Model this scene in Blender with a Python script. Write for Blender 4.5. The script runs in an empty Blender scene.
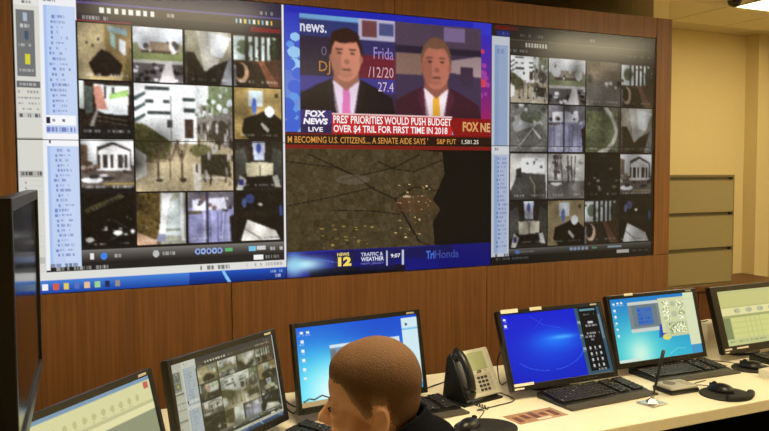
import bpy, bmesh, math, random
import numpy as np
from mathutils import Vector, Matrix
R = math.radians
SC = bpy.context.scene
COL = SC.collection
random.seed(4)
RNG = np.random.default_rng(7)

# ------------------------------------------------------------------ camera
cam_d = bpy.data.cameras.new('camera')
cam_d.sensor_width = 36.0
cam_d.lens = 36.0 * 761.56 / 769.0
cam_d.clip_start = 0.05
cam = bpy.data.objects.new('camera', cam_d)
COL.objects.link(cam)
CAM = Vector((0.0624, -3.6894, 1.6514))
YAW, PITCH, ROLL = 0.4314, -0.0556, -0.0043
fwd = Vector((math.sin(YAW) * math.cos(PITCH), math.cos(YAW) * math.cos(PITCH), math.sin(PITCH)))
rt = Vector((math.cos(YAW), -math.sin(YAW), 0.0))
up = rt.cross(fwd)
rt, up = rt * math.cos(ROLL) + up * math.sin(ROLL), up * math.cos(ROLL) - rt * math.sin(ROLL)
cam.matrix_world = Matrix(((rt.x, up.x, -fwd.x, CAM.x), (rt.y, up.y, -fwd.y, CAM.y), (rt.z, up.z, -fwd.z, CAM.z), (0, 0, 0, 1)))
SC.camera = cam

# ------------------------------------------------------------------ world, exposure
SC.view_settings.view_transform = 'Standard'
SC.view_settings.look = 'None'
SC.view_settings.exposure = 0.0
SC.view_settings.gamma = 1.0
SC.view_settings.use_curve_mapping = False
wd = bpy.data.worlds.new('world')
SC.world = wd
wd.use_nodes = True
wd.node_tree.nodes['Background'].inputs[0].default_value = (0.02, 0.016, 0.01, 1)
wd.node_tree.nodes['Background'].inputs[1].default_value = 1.0
LAMP_COL = (1.0, 0.85, 0.54)
# troffers: centre x, y, emission strength, label
LAMPS = [
    (5.45, 0.17, 9.0, 'white ceiling light panel cut by the right edge, above the cream wall'),
    (1.10, -2.25, 38.0, 'ceiling light panel above the seated man'),
    (5.10, -2.30, 46.0, 'ceiling light panel over the right end of the desk'),
    (3.10, -5.20, 22.0, 'unseen ceiling light panel added behind the camera to brighten the room'),  # added lamp out of view, lifts the desk and room
]

# ------------------------------------------------------------------ helpers
def lin(c):
    c = np.asarray(c, float) / 255.0
    return np.where(c <= 0.04045, c / 12.92, ((c + 0.055) / 1.055) ** 2.4)

def s3(r, g, b):
    return tuple(lin((r, g, b)))

MATS = {}
def mat(name, col, rough=0.5, metal=0.0, spec=0.5, var=0.10, scale=30.0, bump=0.0, stretch=(1, 1, 1), emit=None):
    if name in MATS:
        return MATS[name]
    m = bpy.data.materials.new(name)
    m.use_nodes = True
    nt = m.node_tree
    b = nt.nodes['Principled BSDF']
    b.inputs['Roughness'].default_value = rough
    b.inputs['Metallic'].default_value = metal
    b.inputs['Specular IOR Level'].default_value = spec
    tc = nt.nodes.new('ShaderNodeTexCoord')
    mp = nt.nodes.new('ShaderNodeMapping')
    mp.inputs['Scale'].default_value = stretch
    nz = nt.nodes.new('ShaderNodeTexNoise')
    nz.inputs['Scale'].default_value = scale
    nz.inputs['Detail'].default_value = 4.0
    rp = nt.nodes.new('ShaderNodeValToRGB')
    rp.color_ramp.elements[0].position = 0.3
    rp.color_ramp.elements[1].position = 0.7
    rp.color_ramp.elements[0].color = (*[c * (1 - var) for c in col], 1)
    rp.color_ramp.elements[1].color = (*[min(1, c * (1 + var)) for c in col], 1)
    nt.links.new(tc.outputs['Object'], mp.inputs['Vector'])
    nt.links.new(mp.outputs['Vector'], nz.inputs['Vector'])
    nt.links.new(nz.outputs['Fac'], rp.inputs['Fac'])
    nt.links.new(rp.outputs['Color'], b.inputs['Base Color'])
    if bump:
        bp = nt.nodes.new('ShaderNodeBump')
        bp.inputs['Strength'].default_value = bump
        bp.inputs['Distance'].default_value = 0.002
        nt.links.new(nz.outputs['Fac'], bp.inputs['Height'])
        nt.links.new(bp.outputs['Normal'], b.inputs['Normal'])
    if emit:
        b.inputs['Emission Color'].default_value = (*emit[0], 1)
        b.inputs['Emission Strength'].default_value = emit[1]
    MATS[name] = m
    return m

def screen_mat():
    m = bpy.data.materials.new('lit_screen')
    m.use_nodes = True
    nt = m.node_tree
    b = nt.nodes['Principled BSDF']
    b.inputs['Base Color'].default_value = (0.008, 0.008, 0.009, 1)
    b.inputs['Roughness'].default_value = 0.18
    b.inputs['Specular IOR Level'].default_value = 0.2
    at = nt.nodes.new('ShaderNodeAttribute')
    at.attribute_name = 'picture'
    nt.links.new(at.outputs['Color'], b.inputs['Emission Color'])
    b.inputs['Emission Strength'].default_value = 1.0
    MATS['lit_screen'] = m
    return m

def wood_mat(name, c0, c1):
    m = bpy.data.materials.new(name)
    m.use_nodes = True
    nt = m.node_tree
    b = nt.nodes['Principled BSDF']
    tc = nt.nodes.new('ShaderNodeTexCoord')
    mp = nt.nodes.new('ShaderNodeMapping')
    mp.inputs['Scale'].default_value = (26, 26, 0.7)
    nz = nt.nodes.new('ShaderNodeTexNoise')
    nz.inputs['Scale'].default_value = 3.0
    nz.inputs['Detail'].default_value = 7.0
    nz.inputs['Roughness'].default_value = 0.62
    nz.inputs['Distortion'].default_value = 0.3
    rp = nt.nodes.new('ShaderNodeValToRGB')
    rp.color_ramp.elements[0].position = 0.32
    rp.color_ramp.elements[1].position = 0.70
    rp.color_ramp.elements[0].color = (*c0, 1)
    rp.color_ramp.elements[1].color = (*c1, 1)
    nt.links.new(tc.outputs['Object'], mp.inputs['Vector'])
    nt.links.new(mp.outputs['Vector'], nz.inputs['Vector'])
    nt.links.new(nz.outputs['Fac'], rp.inputs['Fac'])
    nt.links.new(rp.outputs['Color'], b.inputs['Base Color'])
    b.inputs['Roughness'].default_value = 0.42
    b.inputs['Specular IOR Level'].default_value = 0.35
    MATS[name] = m
    return m

class MB:
    """collects shapes for one mesh object"""
    def __init__(s):
        s.bm = bmesh.new()
    def box(s, x0, x1, y0, y1, z0, z1, bev=0.0, M=None, seg=2):
        t = bmesh.new()
        bmesh.ops.create_cube(t, size=1.0)
        for v in t.verts:
            v.co = Vector((x0 + (v.co.x + .5) * (x1 - x0), y0 + (v.co.y + .5) * (y1 - y0), z0 + (v.co.z + .5) * (z1 - z0)))
        if bev > 0:
            bmesh.ops.bevel(t, geom=list(t.edges), offset=bev, segments=seg, affect='EDGES', profile=0.6)
        return s._merge(t, M)
    def _merge(s, t, M=None):
        if M is not None:
            t.transform(M)
        me = bpy.data.meshes.new('tmp')
        t.to_mesh(me)
        t.free()
        s.bm.from_mesh(me)
        bpy.data.meshes.remove(me)
        return s
    def ell(s, c, r, M=None, u=20, v=12, rot=None):
        t = bmesh.new()
        bmesh.ops.create_uvsphere(t, u_segments=u, v_segments=v, radius=1.0)
        mt = Matrix.Translation(Vector(c)) @ (rot.to_4x4() if rot is not None else Matrix.Identity(4)) @ Matrix.Diagonal((*r, 1))
        t.transform(mt)
        return s._merge(t, M)
    def cone(s, p, q, r1, r2, seg=16, M=None, caps=True):
        p, q = Vector(p), Vector(q)
        d = q - p
        t = bmesh.new()
        bmesh.ops.create_cone(t, cap_ends=caps, segments=seg, radius1=r1, radius2=r2, depth=d.length)
        t.transform(Matrix.Translation((p + q) / 2) @ d.to_track_quat('Z', 'Y').to_matrix().to_4x4())
        return s._merge(t, M)
    def cap(s, p, q, r1, r2, seg=14):
        s.cone(p, q, r1, r2, seg)
        s.ell(p, (r1,) * 3, u=seg, v=8)
        s.ell(q, (r2,) * 3, u=seg, v=8)
        return s
    def tube(s, pts, r, seg=8, M=None):
        pts = [Vector(p) for p in pts]
        t = bmesh.new()
        rings = []
        for i, p in enumerate(pts):
            a = pts[max(i - 1, 0)]; b = pts[min(i + 1, len(pts) - 1)]
            q = (b - a).to_track_quat('Z', 'Y')
            rr = r[i] if isinstance(r, (list, tuple)) else r
            rings.append([t.verts.new(p + q @ Vector((rr * math.cos(2 * math.pi * k / seg), rr * math.sin(2 * math.pi * k / seg), 0))) for k in range(seg)])
        for a, b in zip(rings, rings[1:]):
            for k in range(seg):
                t.faces.new((a[k], a[(k + 1) % seg], b[(k + 1) % seg], b[k]))
        t.faces.new(rings[0][::-1]); t.faces.new(rings[-1])
        return s._merge(t, M)
    def prism(s, poly, z0, z1, bev=0.0, M=None):
        t = bmesh.new()
        lo = [t.verts.new((x, y, z0)) for x, y in poly]
        hi = [t.verts.new((x, y, z1)) for x, y in poly]
        n = len(poly)
        t.faces.new(lo[::-1]); t.faces.new(hi)
        for k in range(n):
            t.faces.new((lo[k], lo[(k + 1) % n], hi[(k + 1) % n], hi[k]))
        bmesh.ops.recalc_face_normals(t, faces=list(t.faces))
        if bev:
            es = [e for e in t.edges if all(abs(v.co.z - z1) < 1e-6 for v in e.verts)]
            bmesh.ops.bevel(t, geom=es, offset=bev, segments=2, affect='EDGES', profile=0.6)
        return s._merge(t, M)
    def build(s, name, m, parent=None, smooth=False):
        me = bpy.data.meshes.new(name)
        s.bm.to_mesh(me)
        s.bm.free()
        if smooth:
            me.polygons.foreach_set('use_smooth', [True] * len(me.polygons))
        return link(name, me, m, parent)

def link(name, me, m, parent=None):
    if m is not None:
        me.materials.clear()
        me.materials.append(m)
    o = bpy.data.objects.new(name, me)
    COL.objects.link(o)
    if parent is not None:
        o.parent = parent
    return o

def tag(o, label, cat, group=None):
    o['label'] = label
    o['category'] = cat
    if group:
        o['group'] = group
    return o

def struct(o):
    o['kind'] = 'structure'
    return o

def thing(name, label, cat, loc=(0, 0, 0), rz=0.0, group=None):
    o = bpy.data.objects.new(name, None)
    o.empty_display_size = 0.1
    COL.objects.link(o)
    o.location = loc
    o.rotation_euler = (0, 0, rz)
    return tag(o, label, cat, group)

def arc(pts, n=10):
    """smooth path through points (Catmull-Rom)"""
    P = [Vector(p) for p in pts]
    P = [P[0] * 2 - P[1]] + P + [P[-1] * 2 - P[-2]]
    out = []
    for i in range(1, len(P) - 2):
        for k in range(n):
            t = k / n
            a, b, c, d = P[i - 1], P[i], P[i + 1], P[i + 2]
            out.append(0.5 * ((2 * b) + (c - a) * t + (2 * a - 5 * b + 4 * c - d) * t * t + (3 * b - a - 3 * c + d) * t ** 3))
    out.append(P[-2])
    return out

# ------------------------------------------------------------------ materials
WOOD = wood_mat('brown_veneer', s3(112, 72, 38), s3(142, 95, 53))
COUNTER = wood_mat('dark_wood', s3(84, 50, 24), s3(118, 74, 38))
CREAM = mat('cream_paint', s3(222, 204, 152), 0.75, var=0.02, scale=60, bump=0.05)
CEIL = mat('ceiling_tile', s3(230, 218, 184), 0.9, var=0.04, scale=180, bump=0.3)
GRID = mat('ceiling_grid', s3(205, 192, 155), 0.6, var=0.03)
CARPET = mat('carpet', s3(70, 58, 44), 0.95, var=0.25, scale=300, bump=0.5)
DESK = mat('cream_laminate', s3(246, 238, 212), 0.38, var=0.015, scale=15)
DESKEDGE = mat('cream_edge', s3(228, 214, 178), 0.45, var=0.02)
DARKPANEL = mat('black_panel', s3(22, 19, 16), 0.6, var=0.15)
BLACK = mat('black_plastic', s3(20, 18, 16), 0.38, var=0.12, scale=80)
SATIN = mat('black_bezel', s3(15, 14, 13), 0.3, var=0.1, scale=60)
GLASSOFF = mat('dark_glass', s3(10, 9, 9), 0.12, spec=0.12, var=0.1)
RUBBER = mat('black_rubber', s3(24, 22, 20), 0.75, var=0.15, scale=200, bump=0.2)
KEYM = mat('key_caps', s3(30, 28, 25), 0.5, var=0.15, scale=90)
KEYLT = mat('key_print', s3(170, 165, 150), 0.5, var=0.1)
RESTM = mat('wrist_rest_plastic', s3(74, 68, 58), 0.7, var=0.1)
STEEL = mat('beige_steel', s3(150, 136, 96), 0.5, var=0.03, scale=40)
STEELD = mat('beige_steel_rim', s3(120, 106, 72), 0.5, var=0.04, scale=40)
SHADOWGAP = mat('gap_shade', s3(92, 82, 56), 0.7, var=0.1)  # shade in the drawer gaps, painted as a darker steel tone
SILVER = mat('silver', s3(200, 196, 184), 0.25, metal=0.85, var=0.05)
GREYPL = mat('grey_plastic', s3(176, 172, 158), 0.5, var=0.05)
PHONEFACE = mat('phone_face', s3(200, 196, 180), 0.42, metal=0.2, var=0.04)
LCD = mat('phone_display', s3(160, 168, 130), 0.25, var=0.04)
WHITEPL = mat('white_plastic', s3(228, 222, 204), 0.5, var=0.03)
PAPER = mat('paper', s3(236, 230, 214), 0.8, var=0.03)
STICKER = mat('label_tape', s3(225, 218, 200), 0.6, var=0.04)
SKIN = mat('skin', s3(226, 172, 136), 0.55, spec=0.35, var=0.05, scale=40, bump=0.05)
JACKET = mat('navy_cloth', s3(9, 9, 13), 0.95, spec=0.08, var=0.2, scale=250, bump=0.4)
TROUSER = mat('dark_trousers', s3(26, 26, 30), 0.9, spec=0.2, var=0.2, scale=250, bump=0.3)
SHOE = mat('black_leather', s3(16, 14, 13), 0.35, var=0.1)
CHAIRF = mat('chair_fabric', s3(30, 30, 32), 0.95, var=0.2, scale=300, bump=0.4)
LAMPM = {}
def lamp_mat(st):
    return mat('light_diffuser_%d' % int(st * 10), (0.9, 0.9, 0.9), 0.5, var=0.01, emit=(LAMP_COL, st))
SCREEN = screen_mat()

# ------------------------------------------------------------------ the setting
X_L, X_R, Y_N, Y_F, CZ = -2.6, 6.27, -6.2, 1.38, 2.89
SW, SH, ZB = 3.645, 1.37, 1.12           # video wall: width, height, bottom
ZT = ZB + SH

def pbox(name, m, x0, x1, y0, y1, z0, z1, parent=None, bev=0.0):
    return MB().box(x0, x1, y0, y1, z0, z1, bev).build(name, m, parent)

struct(pbox('floor', CARPET, X_L - .1, X_R + .1, Y_N - .1, Y_F + .1, -0.1, 0.0))
ceiling = struct(pbox('ceiling', GRID, X_L - .1, X_R + .1, Y_N - .1, Y_F + .1, CZ + .012, CZ + .10))
struct(pbox('wall_back', CREAM, X_L - .1, X_R + .1, Y_F, Y_F + .1, 0, CZ + .012))
struct(pbox('wall_left', CREAM, X_L - .1, X_L, Y_N, Y_F, 0, CZ + .012))
wr = struct(pbox('wall_right', CREAM, X_R, X_R + .1, Y_N, Y_F, 0, CZ + .012))
struct(pbox('trim_1', CREAM, 6.09, X_R, 1.24, Y_F, 0, CZ + .012))          # pilaster in the corner
struct(pbox('wall_rear', CREAM, X_L - .1, X_R + .1, Y_N - .1, Y_N, 0, CZ + .012))
# ceiling tiles (2 ft square, recessed joints), only where the photograph sees the ceiling
tile_me = None
TS = 0.61
lamp_rects = [(x - .61, x + .61, y - .305, y + .305) for x, y, _, _ in LAMPS]
for i in range(-4, 11):
    for j in range(-10, 3):
        x0 = 4.84 + (i - 5) * TS
        y0 = -0.135 + j * TS
        cx, cy = x0 + TS / 2, y0 + TS / 2
        if not (X_L + .3 < cx < X_R - .28 and Y_N + .3 < cy < Y_F - .25):
            continue
        if any(a - .3 < cx < b + .3 and c - .3 < cy < d + .3 for a, b, c, d in lamp_rects):
            continue
        if tile_me is None:
            t = MB().box(-TS / 2 + .006, TS / 2 - .006, -TS / 2 + .006, TS / 2 - .006, 0, .012, .003, seg=1)
            tile_me = bpy.data.meshes.new('ceiling_tile')
            t.bm.to_mesh(tile_me); t.bm.free()
            tile_me.materials.append(CEIL)
        o = bpy.data.objects.new('ceiling_tile', tile_me)
        COL.objects.link(o)
        o.parent = ceiling
        o.location = (cx, cy, CZ)

# wood-clad wall carrying the displays
wf = struct(pbox('wall_front', mat('wall_core', s3(60, 45, 28), 0.9, var=0.05), X_L, 3.76, 0.10, 0.20, 0, 2.60))
def wpanel(name, x0, x1, z0, z1, m=WOOD):
    g = 0.002
    return pbox(name, m, x0 + g, x1 - g, -0.006, 0.10, z0 + g, z1 - g, wf, 0.0015)
for a, b in ((-2.6, -1.7), (-1.7, -0.5), (-0.5, 0.931), (0.931, 2.40), (2.40, 3.78)):
    wpanel('wood_panel', a, b, 0.0, ZB)
wpanel('wood_panel', -1.35, -0.002, ZB, ZT + .13)
wpanel('wood_panel', -2.6, -1.35, ZB, ZT + .13)
wpanel('top_rail', -0.002, 1.82, ZT, ZT + .13)
wpanel('top_rail', 1.82, SW + .004, ZT, ZT + .13)
wpanel('wood_post', SW + .004, 3.78, ZB, ZT + .13)
# partition behind the wood, showing above it as a cream block
struct(pbox('wall_partition', CREAM, 3.64, 3.775, 0.20, Y_F, 0, CZ + .012))
struct(pbox('trim_2', CREAM, 3.645, 3.775, 0.02, 0.20, 2.625, CZ + .012))

# ------------------------------------------------------------------ ceiling lights
for x, y, st, lab in LAMPS:
    t = thing('ceiling_light', lab, 'light', (x, y, CZ))
    f = MB()
    for a in ((-.605, .605, -.30, -.28), (-.605, .605, .28, .30), (-.605, -.585, -.28, .28), (.585, .605, -.28, .28)):
        f.box(*a, -.012, .012)
    f.build('frame', WHITEPL, t)
    MB().box(-.585, .585, -.28, .28, -.004, .010).build('diffuser', lamp_mat(st), t)
dc = thing('dome_camera', 'small dark ceiling dome camera beside the light panel', 'camera', (4.68, 0.30, CZ))
MB().cone((0, 0, -.012), (0, 0, 0), .06, .065, 24).build('base_ring', WHITEPL, dc)
MB().ell((0, 0, -.012), (.05, .05, .045), u=24).build('dome', mat('smoked_dome', s3(38, 22, 12), 0.15, var=0.05), dc, True)

# ------------------------------------------------------------------ painter for the lit screens
class Pic:
    def __init__(s, nx, ny, bg=(0, 0, 0), view=None):
        if view is None:
            s.a = np.zeros((ny, nx, 3)); s.a[:] = bg
            u = np.linspace(0, 1, nx); v = np.linspace(0, 1, ny)
            s.X, s.Y = np.meshgrid(u, v)
        else:
            s.a, s.X, s.Y = view
    def sub(s, u0, v0, u1, v1):
        xs = s.X[0]; ys = s.Y[:, 0]
        i0, i1 = np.searchsorted(xs, u0), np.searchsorted(xs, u1)
        j0, j1 = np.searchsorted(ys, v0), np.searchsorted(ys, v1)
        return Pic(0, 0, view=(s.a[j0:j1, i0:i1], (s.X[j0:j1, i0:i1] - u0) / (u1 - u0), (s.Y[j0:j1, i0:i1] - v0) / (v1 - v0)))
    def put(s, m, c, al=1.0):
        s.a[m] = s.a[m] * (1 - al) + np.array(c, float) * al
        return s
    def fill(s, c):
        s.a[:] = c; return s
    def rect(s, x0, y0, x1, y1, c, al=1.0):
        return s.put((s.X >= x0) & (s.X <= x1) & (s.Y >= y0) & (s.Y <= y1), c, al)
    def ell(s, cx, cy, rx, ry, c, al=1.0):
        return s.put(((s.X - cx) / rx) ** 2 + ((s.Y - cy) / ry) ** 2 <= 1, c, al)
    def poly(s, pts, c, al=1.0):
        m = np.zeros(s.X.shape, bool)
        n = len(pts)
        for k in range(n):
            x0, y0 = pts[k]; x1, y1 = pts[(k + 1) % n]
            if y0 == y1:
                continue
            cr = ((y0 <= s.Y) != (y1 <= s.Y)) & (s.X < (x1 - x0) * (s.Y - y0) / (y1 - y0) + x0)
            m ^= cr
        return s.put(m, c, al)
    def line(s, pts, w, c, al=1.0):
        for (x0, y0), (x1, y1) in zip(pts, pts[1:]):
            dx, dy = x1 - x0, y1 - y0
            L = dx * dx + dy * dy + 1e-9
            t = np.clip(((s.X - x0) * dx + (s.Y - y0) * dy) / L, 0, 1)
            s.put((s.X - x0 - t * dx) ** 2 + (s.Y - y0 - t * dy) ** 2 <= w * w, c, al)
        return s
    def vgrad(s, c0, c1, y0=0, y1=1, x0=-9, x1=9):
        t = np.clip((s.Y - y0) / (y1 - y0), 0, 1)[..., None]
        m = (s.Y >= y0) & (s.Y <= y1) & (s.X >= x0) & (s.X <= x1)
        s.a[m] = (np.array(c0, float) * (1 - t) + np.array(c1, float) * t)[m]
        return s
    def glow(s, cx, cy, rx, ry, c, al=1.0):
        g = (np.exp(-(((s.X - cx) / rx) ** 2 + ((s.Y - cy) / ry) ** 2)) * al)[..., None]
        s.a[:] = s.a * (1 - g) + np.array(c, float) * g
        return s
    def noise(s, amp, cell=1, m=None):
        h, w = s.X.shape
        if h < 2 or w < 2:
            return s
        n = RNG.normal(0, amp, (h // cell + 2, w // cell + 2))
        n = np.kron(n, np.ones((cell, cell)))[:h, :w]
        if m is not None:
            n = n * m
        s.a[:] = np.clip(s.a + n[..., None], 0, 255)
        return s
    def region_noise(s, x0, y0, x1, y1, amp, cell=1):
        return s.noise(amp, cell, (s.X >= x0) & (s.X <= x1) & (s.Y >= y0) & (s.Y <= y1))
    def blobs(s, n, x0, y0, x1, y1, rx, ry, cols):
        for _ in range(n):
            k = RNG.uniform(.5, 1.2)
            s.ell(RNG.uniform(x0, x1), RNG.uniform(y0, y1), rx * k, ry * k, cols[int(RNG.integers(len(cols)))])
        return s
    def soft(s, n=1, lo=6, fine=4):
        h, w = s.X.shape
        if h < 4 or w < 4:
            return s
        for _ in range(n):
            b = np.pad(s.a, ((1, 1), (1, 1), (0, 0)), 'edge')
            s.a[:] = (b[:-2, 1:-1] + b[2:, 1:-1] + 2 * b[1:-1, 1:-1] + b[1:-1, :-2] + b[1:-1, 2:]) / 6
        x = RNG.normal(0, lo, (5, 5)); yy = np.linspace(0, 3.999, h); xx = np.linspace(0, 3.999, w)
        iy, ix = yy.astype(int), xx.astype(int); fy, fx = (yy - iy)[:, None], (xx - ix)[None]
        g = x[iy][:, ix] * (1 - fy) * (1 - fx) + x[iy + 1][:, ix] * fy * (1 - fx) + x[iy][:, ix + 1] * (1 - fy) * fx + x[iy + 1][:, ix + 1] * fy * fx
        s.a[:] = np.clip(s.a * (1 + g[..., None] / 100) + RNG.normal(0, fine, (h, w, 1)), 0, 255)
        return s
    def words(s, x0, y0, x1, h, c, al=0.8, fill=0.75):
        """a row of unreadable small print"""
        x = x0
        while x < x1:
            w = RNG.uniform(.25, 1.0) * h * 1.2
            if RNG.random() < fill:
                s.rect(x, y0, min(x + w, x1), y0 + h, c, al * RNG.uniform(.6, 1))
            x += w + h * .35
        return s

W_ = (250, 250, 250)
def stamp(p, c=(225, 225, 220)):
    p.words(.1, .9, .42, .035, c, .75); p.words(.58, .9, .92, .035, c, .75)

def c_room(p):
    p.fill((196, 172, 118)); p.poly([(0, 0), (.45, 0), (.5, .5), (.1, .8), (0, .8)], (206, 184, 134))
    p.poly([(.5, 0), (1, 0), (1, 1), (.85, .9), (.5, .5)], (170, 138, 84))
    p.poly([(.55, .02), (.93, .08), (.93, .2), (.55, .12)], (150, 185, 195))
    p.poly([(.60, .14), (.70, .18), (.70, .45), (.61, .38)], (170, 215, 205)); p.poly([(.77, .24), (.90, .3), (.88, .56), (.77, .47)], (235, 240, 250))
    p.poly([(.42, .46), (.6, .52), (.82, .72), (.78, .92), (.3, .95), (.18, .72)], (44, 28, 22))
    p.poly([(0, .6), (.25, .95), (.15, 1), (0, 1)], (196, 178, 130)); p.poly([(.95, .4), (1, .4), (1, 1), (.82, 1)], (128, 112, 62))
    p.ell(.16, .35, .02, .03, (60, 45, 35)); p.ell(.26, .40, .015, .03, (60, 45, 35)); p.ell(.37, .28, .05, .07, (225, 205, 160)); p.ell(.37, .28, .02, .03, (60, 45, 35))
    stamp(p)
def c_lot(p):
    p.vgrad((236, 240, 246), (214, 220, 230), 0, .3); p.rect(0, .3, 1, 1, (150, 160, 110))
    p.rect(.1, .26, .95, .45, (172, 146, 122)); p.rect(.15, .42, .9, .47, (96, 76, 60)); p.ell(.2, .3, .12, .12, (226, 228, 236)); p.ell(.82, .34, .1, .13, (236, 232, 228))
    p.rect(0, .47, 1, .62, (146, 158, 96)); p.rect(0, .6, 1, .66, (205, 200, 190)); p.rect(0, .66, 1, 1, (112, 104, 106))
    p.blobs(24, 0, .68, 1, .98, .06, .035, [(235, 235, 242), (40, 32, 36), (196, 198, 206), (70, 60, 64), (30, 26, 28)])
    p.poly([(.66, .6), (.76, .6), (.84, 1), (.5, 1)], (214, 206, 206)); p.blobs(8, .1, .1, .9, .45, .05, .05, [(90, 84, 84), (220, 224, 232)])
def c_grey(p):
    p.vgrad((186, 178, 150), (150, 140, 112)); p.poly([(.25, 0), (.95, 0), (.62, .8), (.4, .75)], (206, 202, 188)); p.poly([(.5, 0), (1, .1), (.8, .5), (.55, .45)], (232, 234, 236))
    p.poly([(0, .42), (.18, .4), (.42, .78), (.2, 1), (0, 1)], (62, 48, 34)); p.poly([(.42, .78), (.6, .65), (1, .5), (1, 1), (.2, 1)], (46, 38, 32)); p.poly([(.75, 1), (.95, .45), (1, .5), (1, 1)], (150, 150, 158))
    p.rect(0, .1, .05, 1, (120, 112, 96), .5); stamp(p)
def c_lobby(p):
    p.fill((60, 42, 30)); p.rect(0, .03, .95, .52, (206, 220, 216)); p.ell(.2, .25, .14, .14, (112, 134, 96)); p.blobs(10, .0, .06, .95, .5, .05, .04, [(196, 206, 200), (128, 140, 116), (90, 100, 84)]); p.ell(.85, .28, .1, .2, (64, 84, 52))
    for x in (.28, .42, .55, .68, .8, .92):
        p.rect(x - .03, .03, x + .03, .5, (58, 50, 42))
    p.rect(0, .5, 1, .56, (84, 58, 40)); p.poly([(.5, .5), (.62, .5), (.98, 1), (.74, 1)], (146, 84, 52)); p.poly([(.66, .5), (1, .45), (1, 1), (.98, 1)], (104, 56, 34))
    p.ell(.17, .75, .14, .2, (206, 162, 118)); p.ell(.13, .72, .1, .15, (56, 38, 26)); p.rect(0, .6, .05, 1, (130, 128, 132)); stamp(p)
def c_entry(p):
    p.fill((54, 40, 32)); p.poly([(.1, .08), (.25, .1), (.25, .55), (.1, .6)], (92, 104, 96)); p.rect(0, .0, .08, .5, (205, 212, 206))
    p.poly([(.26, .05), (.95, .06), (.9, .6), (.45, .58), (.3, .5)], (236, 240, 242)); p.poly([(.25, .08), (.4, .08), (.52, .5), (.3, .5)], (222, 150, 128)); p.poly([(.55, .22), (.92, .12), (.92, .25), (.55, .32)], (166, 206, 116)); p.rect(.45, .08, .5, .3, (60, 60, 60)); p.rect(.6, .1, .66, .2, (90, 96, 90))
    p.poly([(.4, .58), (.95, .6), (.95, .8), (.3, .75)], (40, 30, 24)); p.line([(.3, .62), (.9, .7)], .012, (104, 88, 70)); p.line([(.3, .7), (.9, .78)], .012, (92, 80, 64)); p.poly([(.12, .9), (.3, .5), (.35, .52), (.2, .95)], (150, 146, 136)); p.rect(.04, .8, 1, 1, (38, 34, 36)); p.words(.06, .87, .95, .05, (225, 225, 225), .8)
def c_plaza(p):
    p.fill((188, 170, 132)); p.rect(0, 0, .62, .56, (250, 252, 254)); p.rect(.62, 0, 1, .5, (128, 140, 100)); p.rect(.6, .0, .75, .3, (214, 220, 218)); p.blobs(22, .6, .02, .98, .32, .03, .03, [(92, 110, 70), (214, 222, 226), (140, 150, 120)])
    for y, x0, x1 in ((.02, .1, .34), (.14, .1, .18), (.14, .28, .34), (.25, .12, .36), (.12, .48, .6), (.22, .49, .6)):
        p.rect(x0, y, x1, y + .035, (72, 84, 82))
    for y in (.12, .22, .32):
        p.poly([(0, y), (.1, y - .05), (.1, y - .02), (0, y + .04)], (84, 104, 104))
    p.rect(.32, .33, .37, .4, (80, 80, 78)); p.rect(.5, .32, .59, .5, (86, 66, 54)); p.rect(.355, .1, .362, .55, (120, 120, 118))
    p.poly([(0, .36), (.1, .38), (.36, .54), (.3, .7), (.12, .72), (0, .6)], (112, 110, 58)); p.region_noise(0, .36, .36, .7, 10, 3); p.poly([(.0, .6), (.1, .66), (.1, .85), (0, .9)], (236, 232, 222)); p.line([(.36, .54), (.3, .72), (.1, .73)], .008, (140, 120, 90))
    p.poly([(.62, .3), (1, .25), (1, .6), (.64, .5)], (140, 132, 124)); p.ell(.85, .44, .12, .12, (84, 74, 58)); p.ell(.66, .62, .12, .06, (122, 116, 70)); p.poly([(.66, .66), (.95, .65), (.98, .88), (.66, .84)], (70, 64, 42)); p.rect(.58, .74, .66, 1, (214, 206, 190))
    p.blobs(60, .6, .2, 1, .95, .012, .05, [(88, 74, 62), (150, 140, 132), (196, 192, 190), (66, 56, 44)])
    for cx in (.22, .34, .46):
        p.line([(cx, .62), (cx, .9)], .008, (84, 66, 48))
        for k in range(6):
            p.line([(cx, .74), (cx + RNG.uniform(-.12, .12), .52)], .004, (120, 98, 76))
    p.ell(.47, .9, .035, .02, (70, 58, 36)); p.ell(.23, .9, .035, .015, (70, 58, 36)); p.ell(.86, .2, .03, .03, (240, 246, 250))
    p.words(.62, .87, .96, .022, (235, 232, 225), .8); p.words(.1, .87, .26, .02, (235, 232, 225), .6); p.noise(7, 2)
def c_yellow(p):
    p.fill((156, 128, 64)); p.poly([(0, .1), (.3, 0), (1, 0), (1, .6), (.6, .5), (.15, .9), (0, .8)], (184, 154, 88)); p.rect(.3, .05, .6, .35, (206, 214, 216)); p.ell(.42, .35, .05, .16, (70, 110, 216)); p.ell(.4, .6, .09, .07, (56, 76, 190)); p.ell(.45, .12, .05, .08, (196, 226, 240))
    p.poly([(.2, .6), (.5, .5), (.72, .4), (1, .62), (1, 1), (.3, 1), (.15, .85)], (30, 22, 16)); p.ell(.74, .45, .1, .11, (236, 240, 246)); p.poly([(.58, .66), (.74, .8), (.7, .88), (.55, .72)], (206, 200, 190)); p.rect(.85, .1, .92, .18, (70, 60, 40)); stamp(p)
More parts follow.
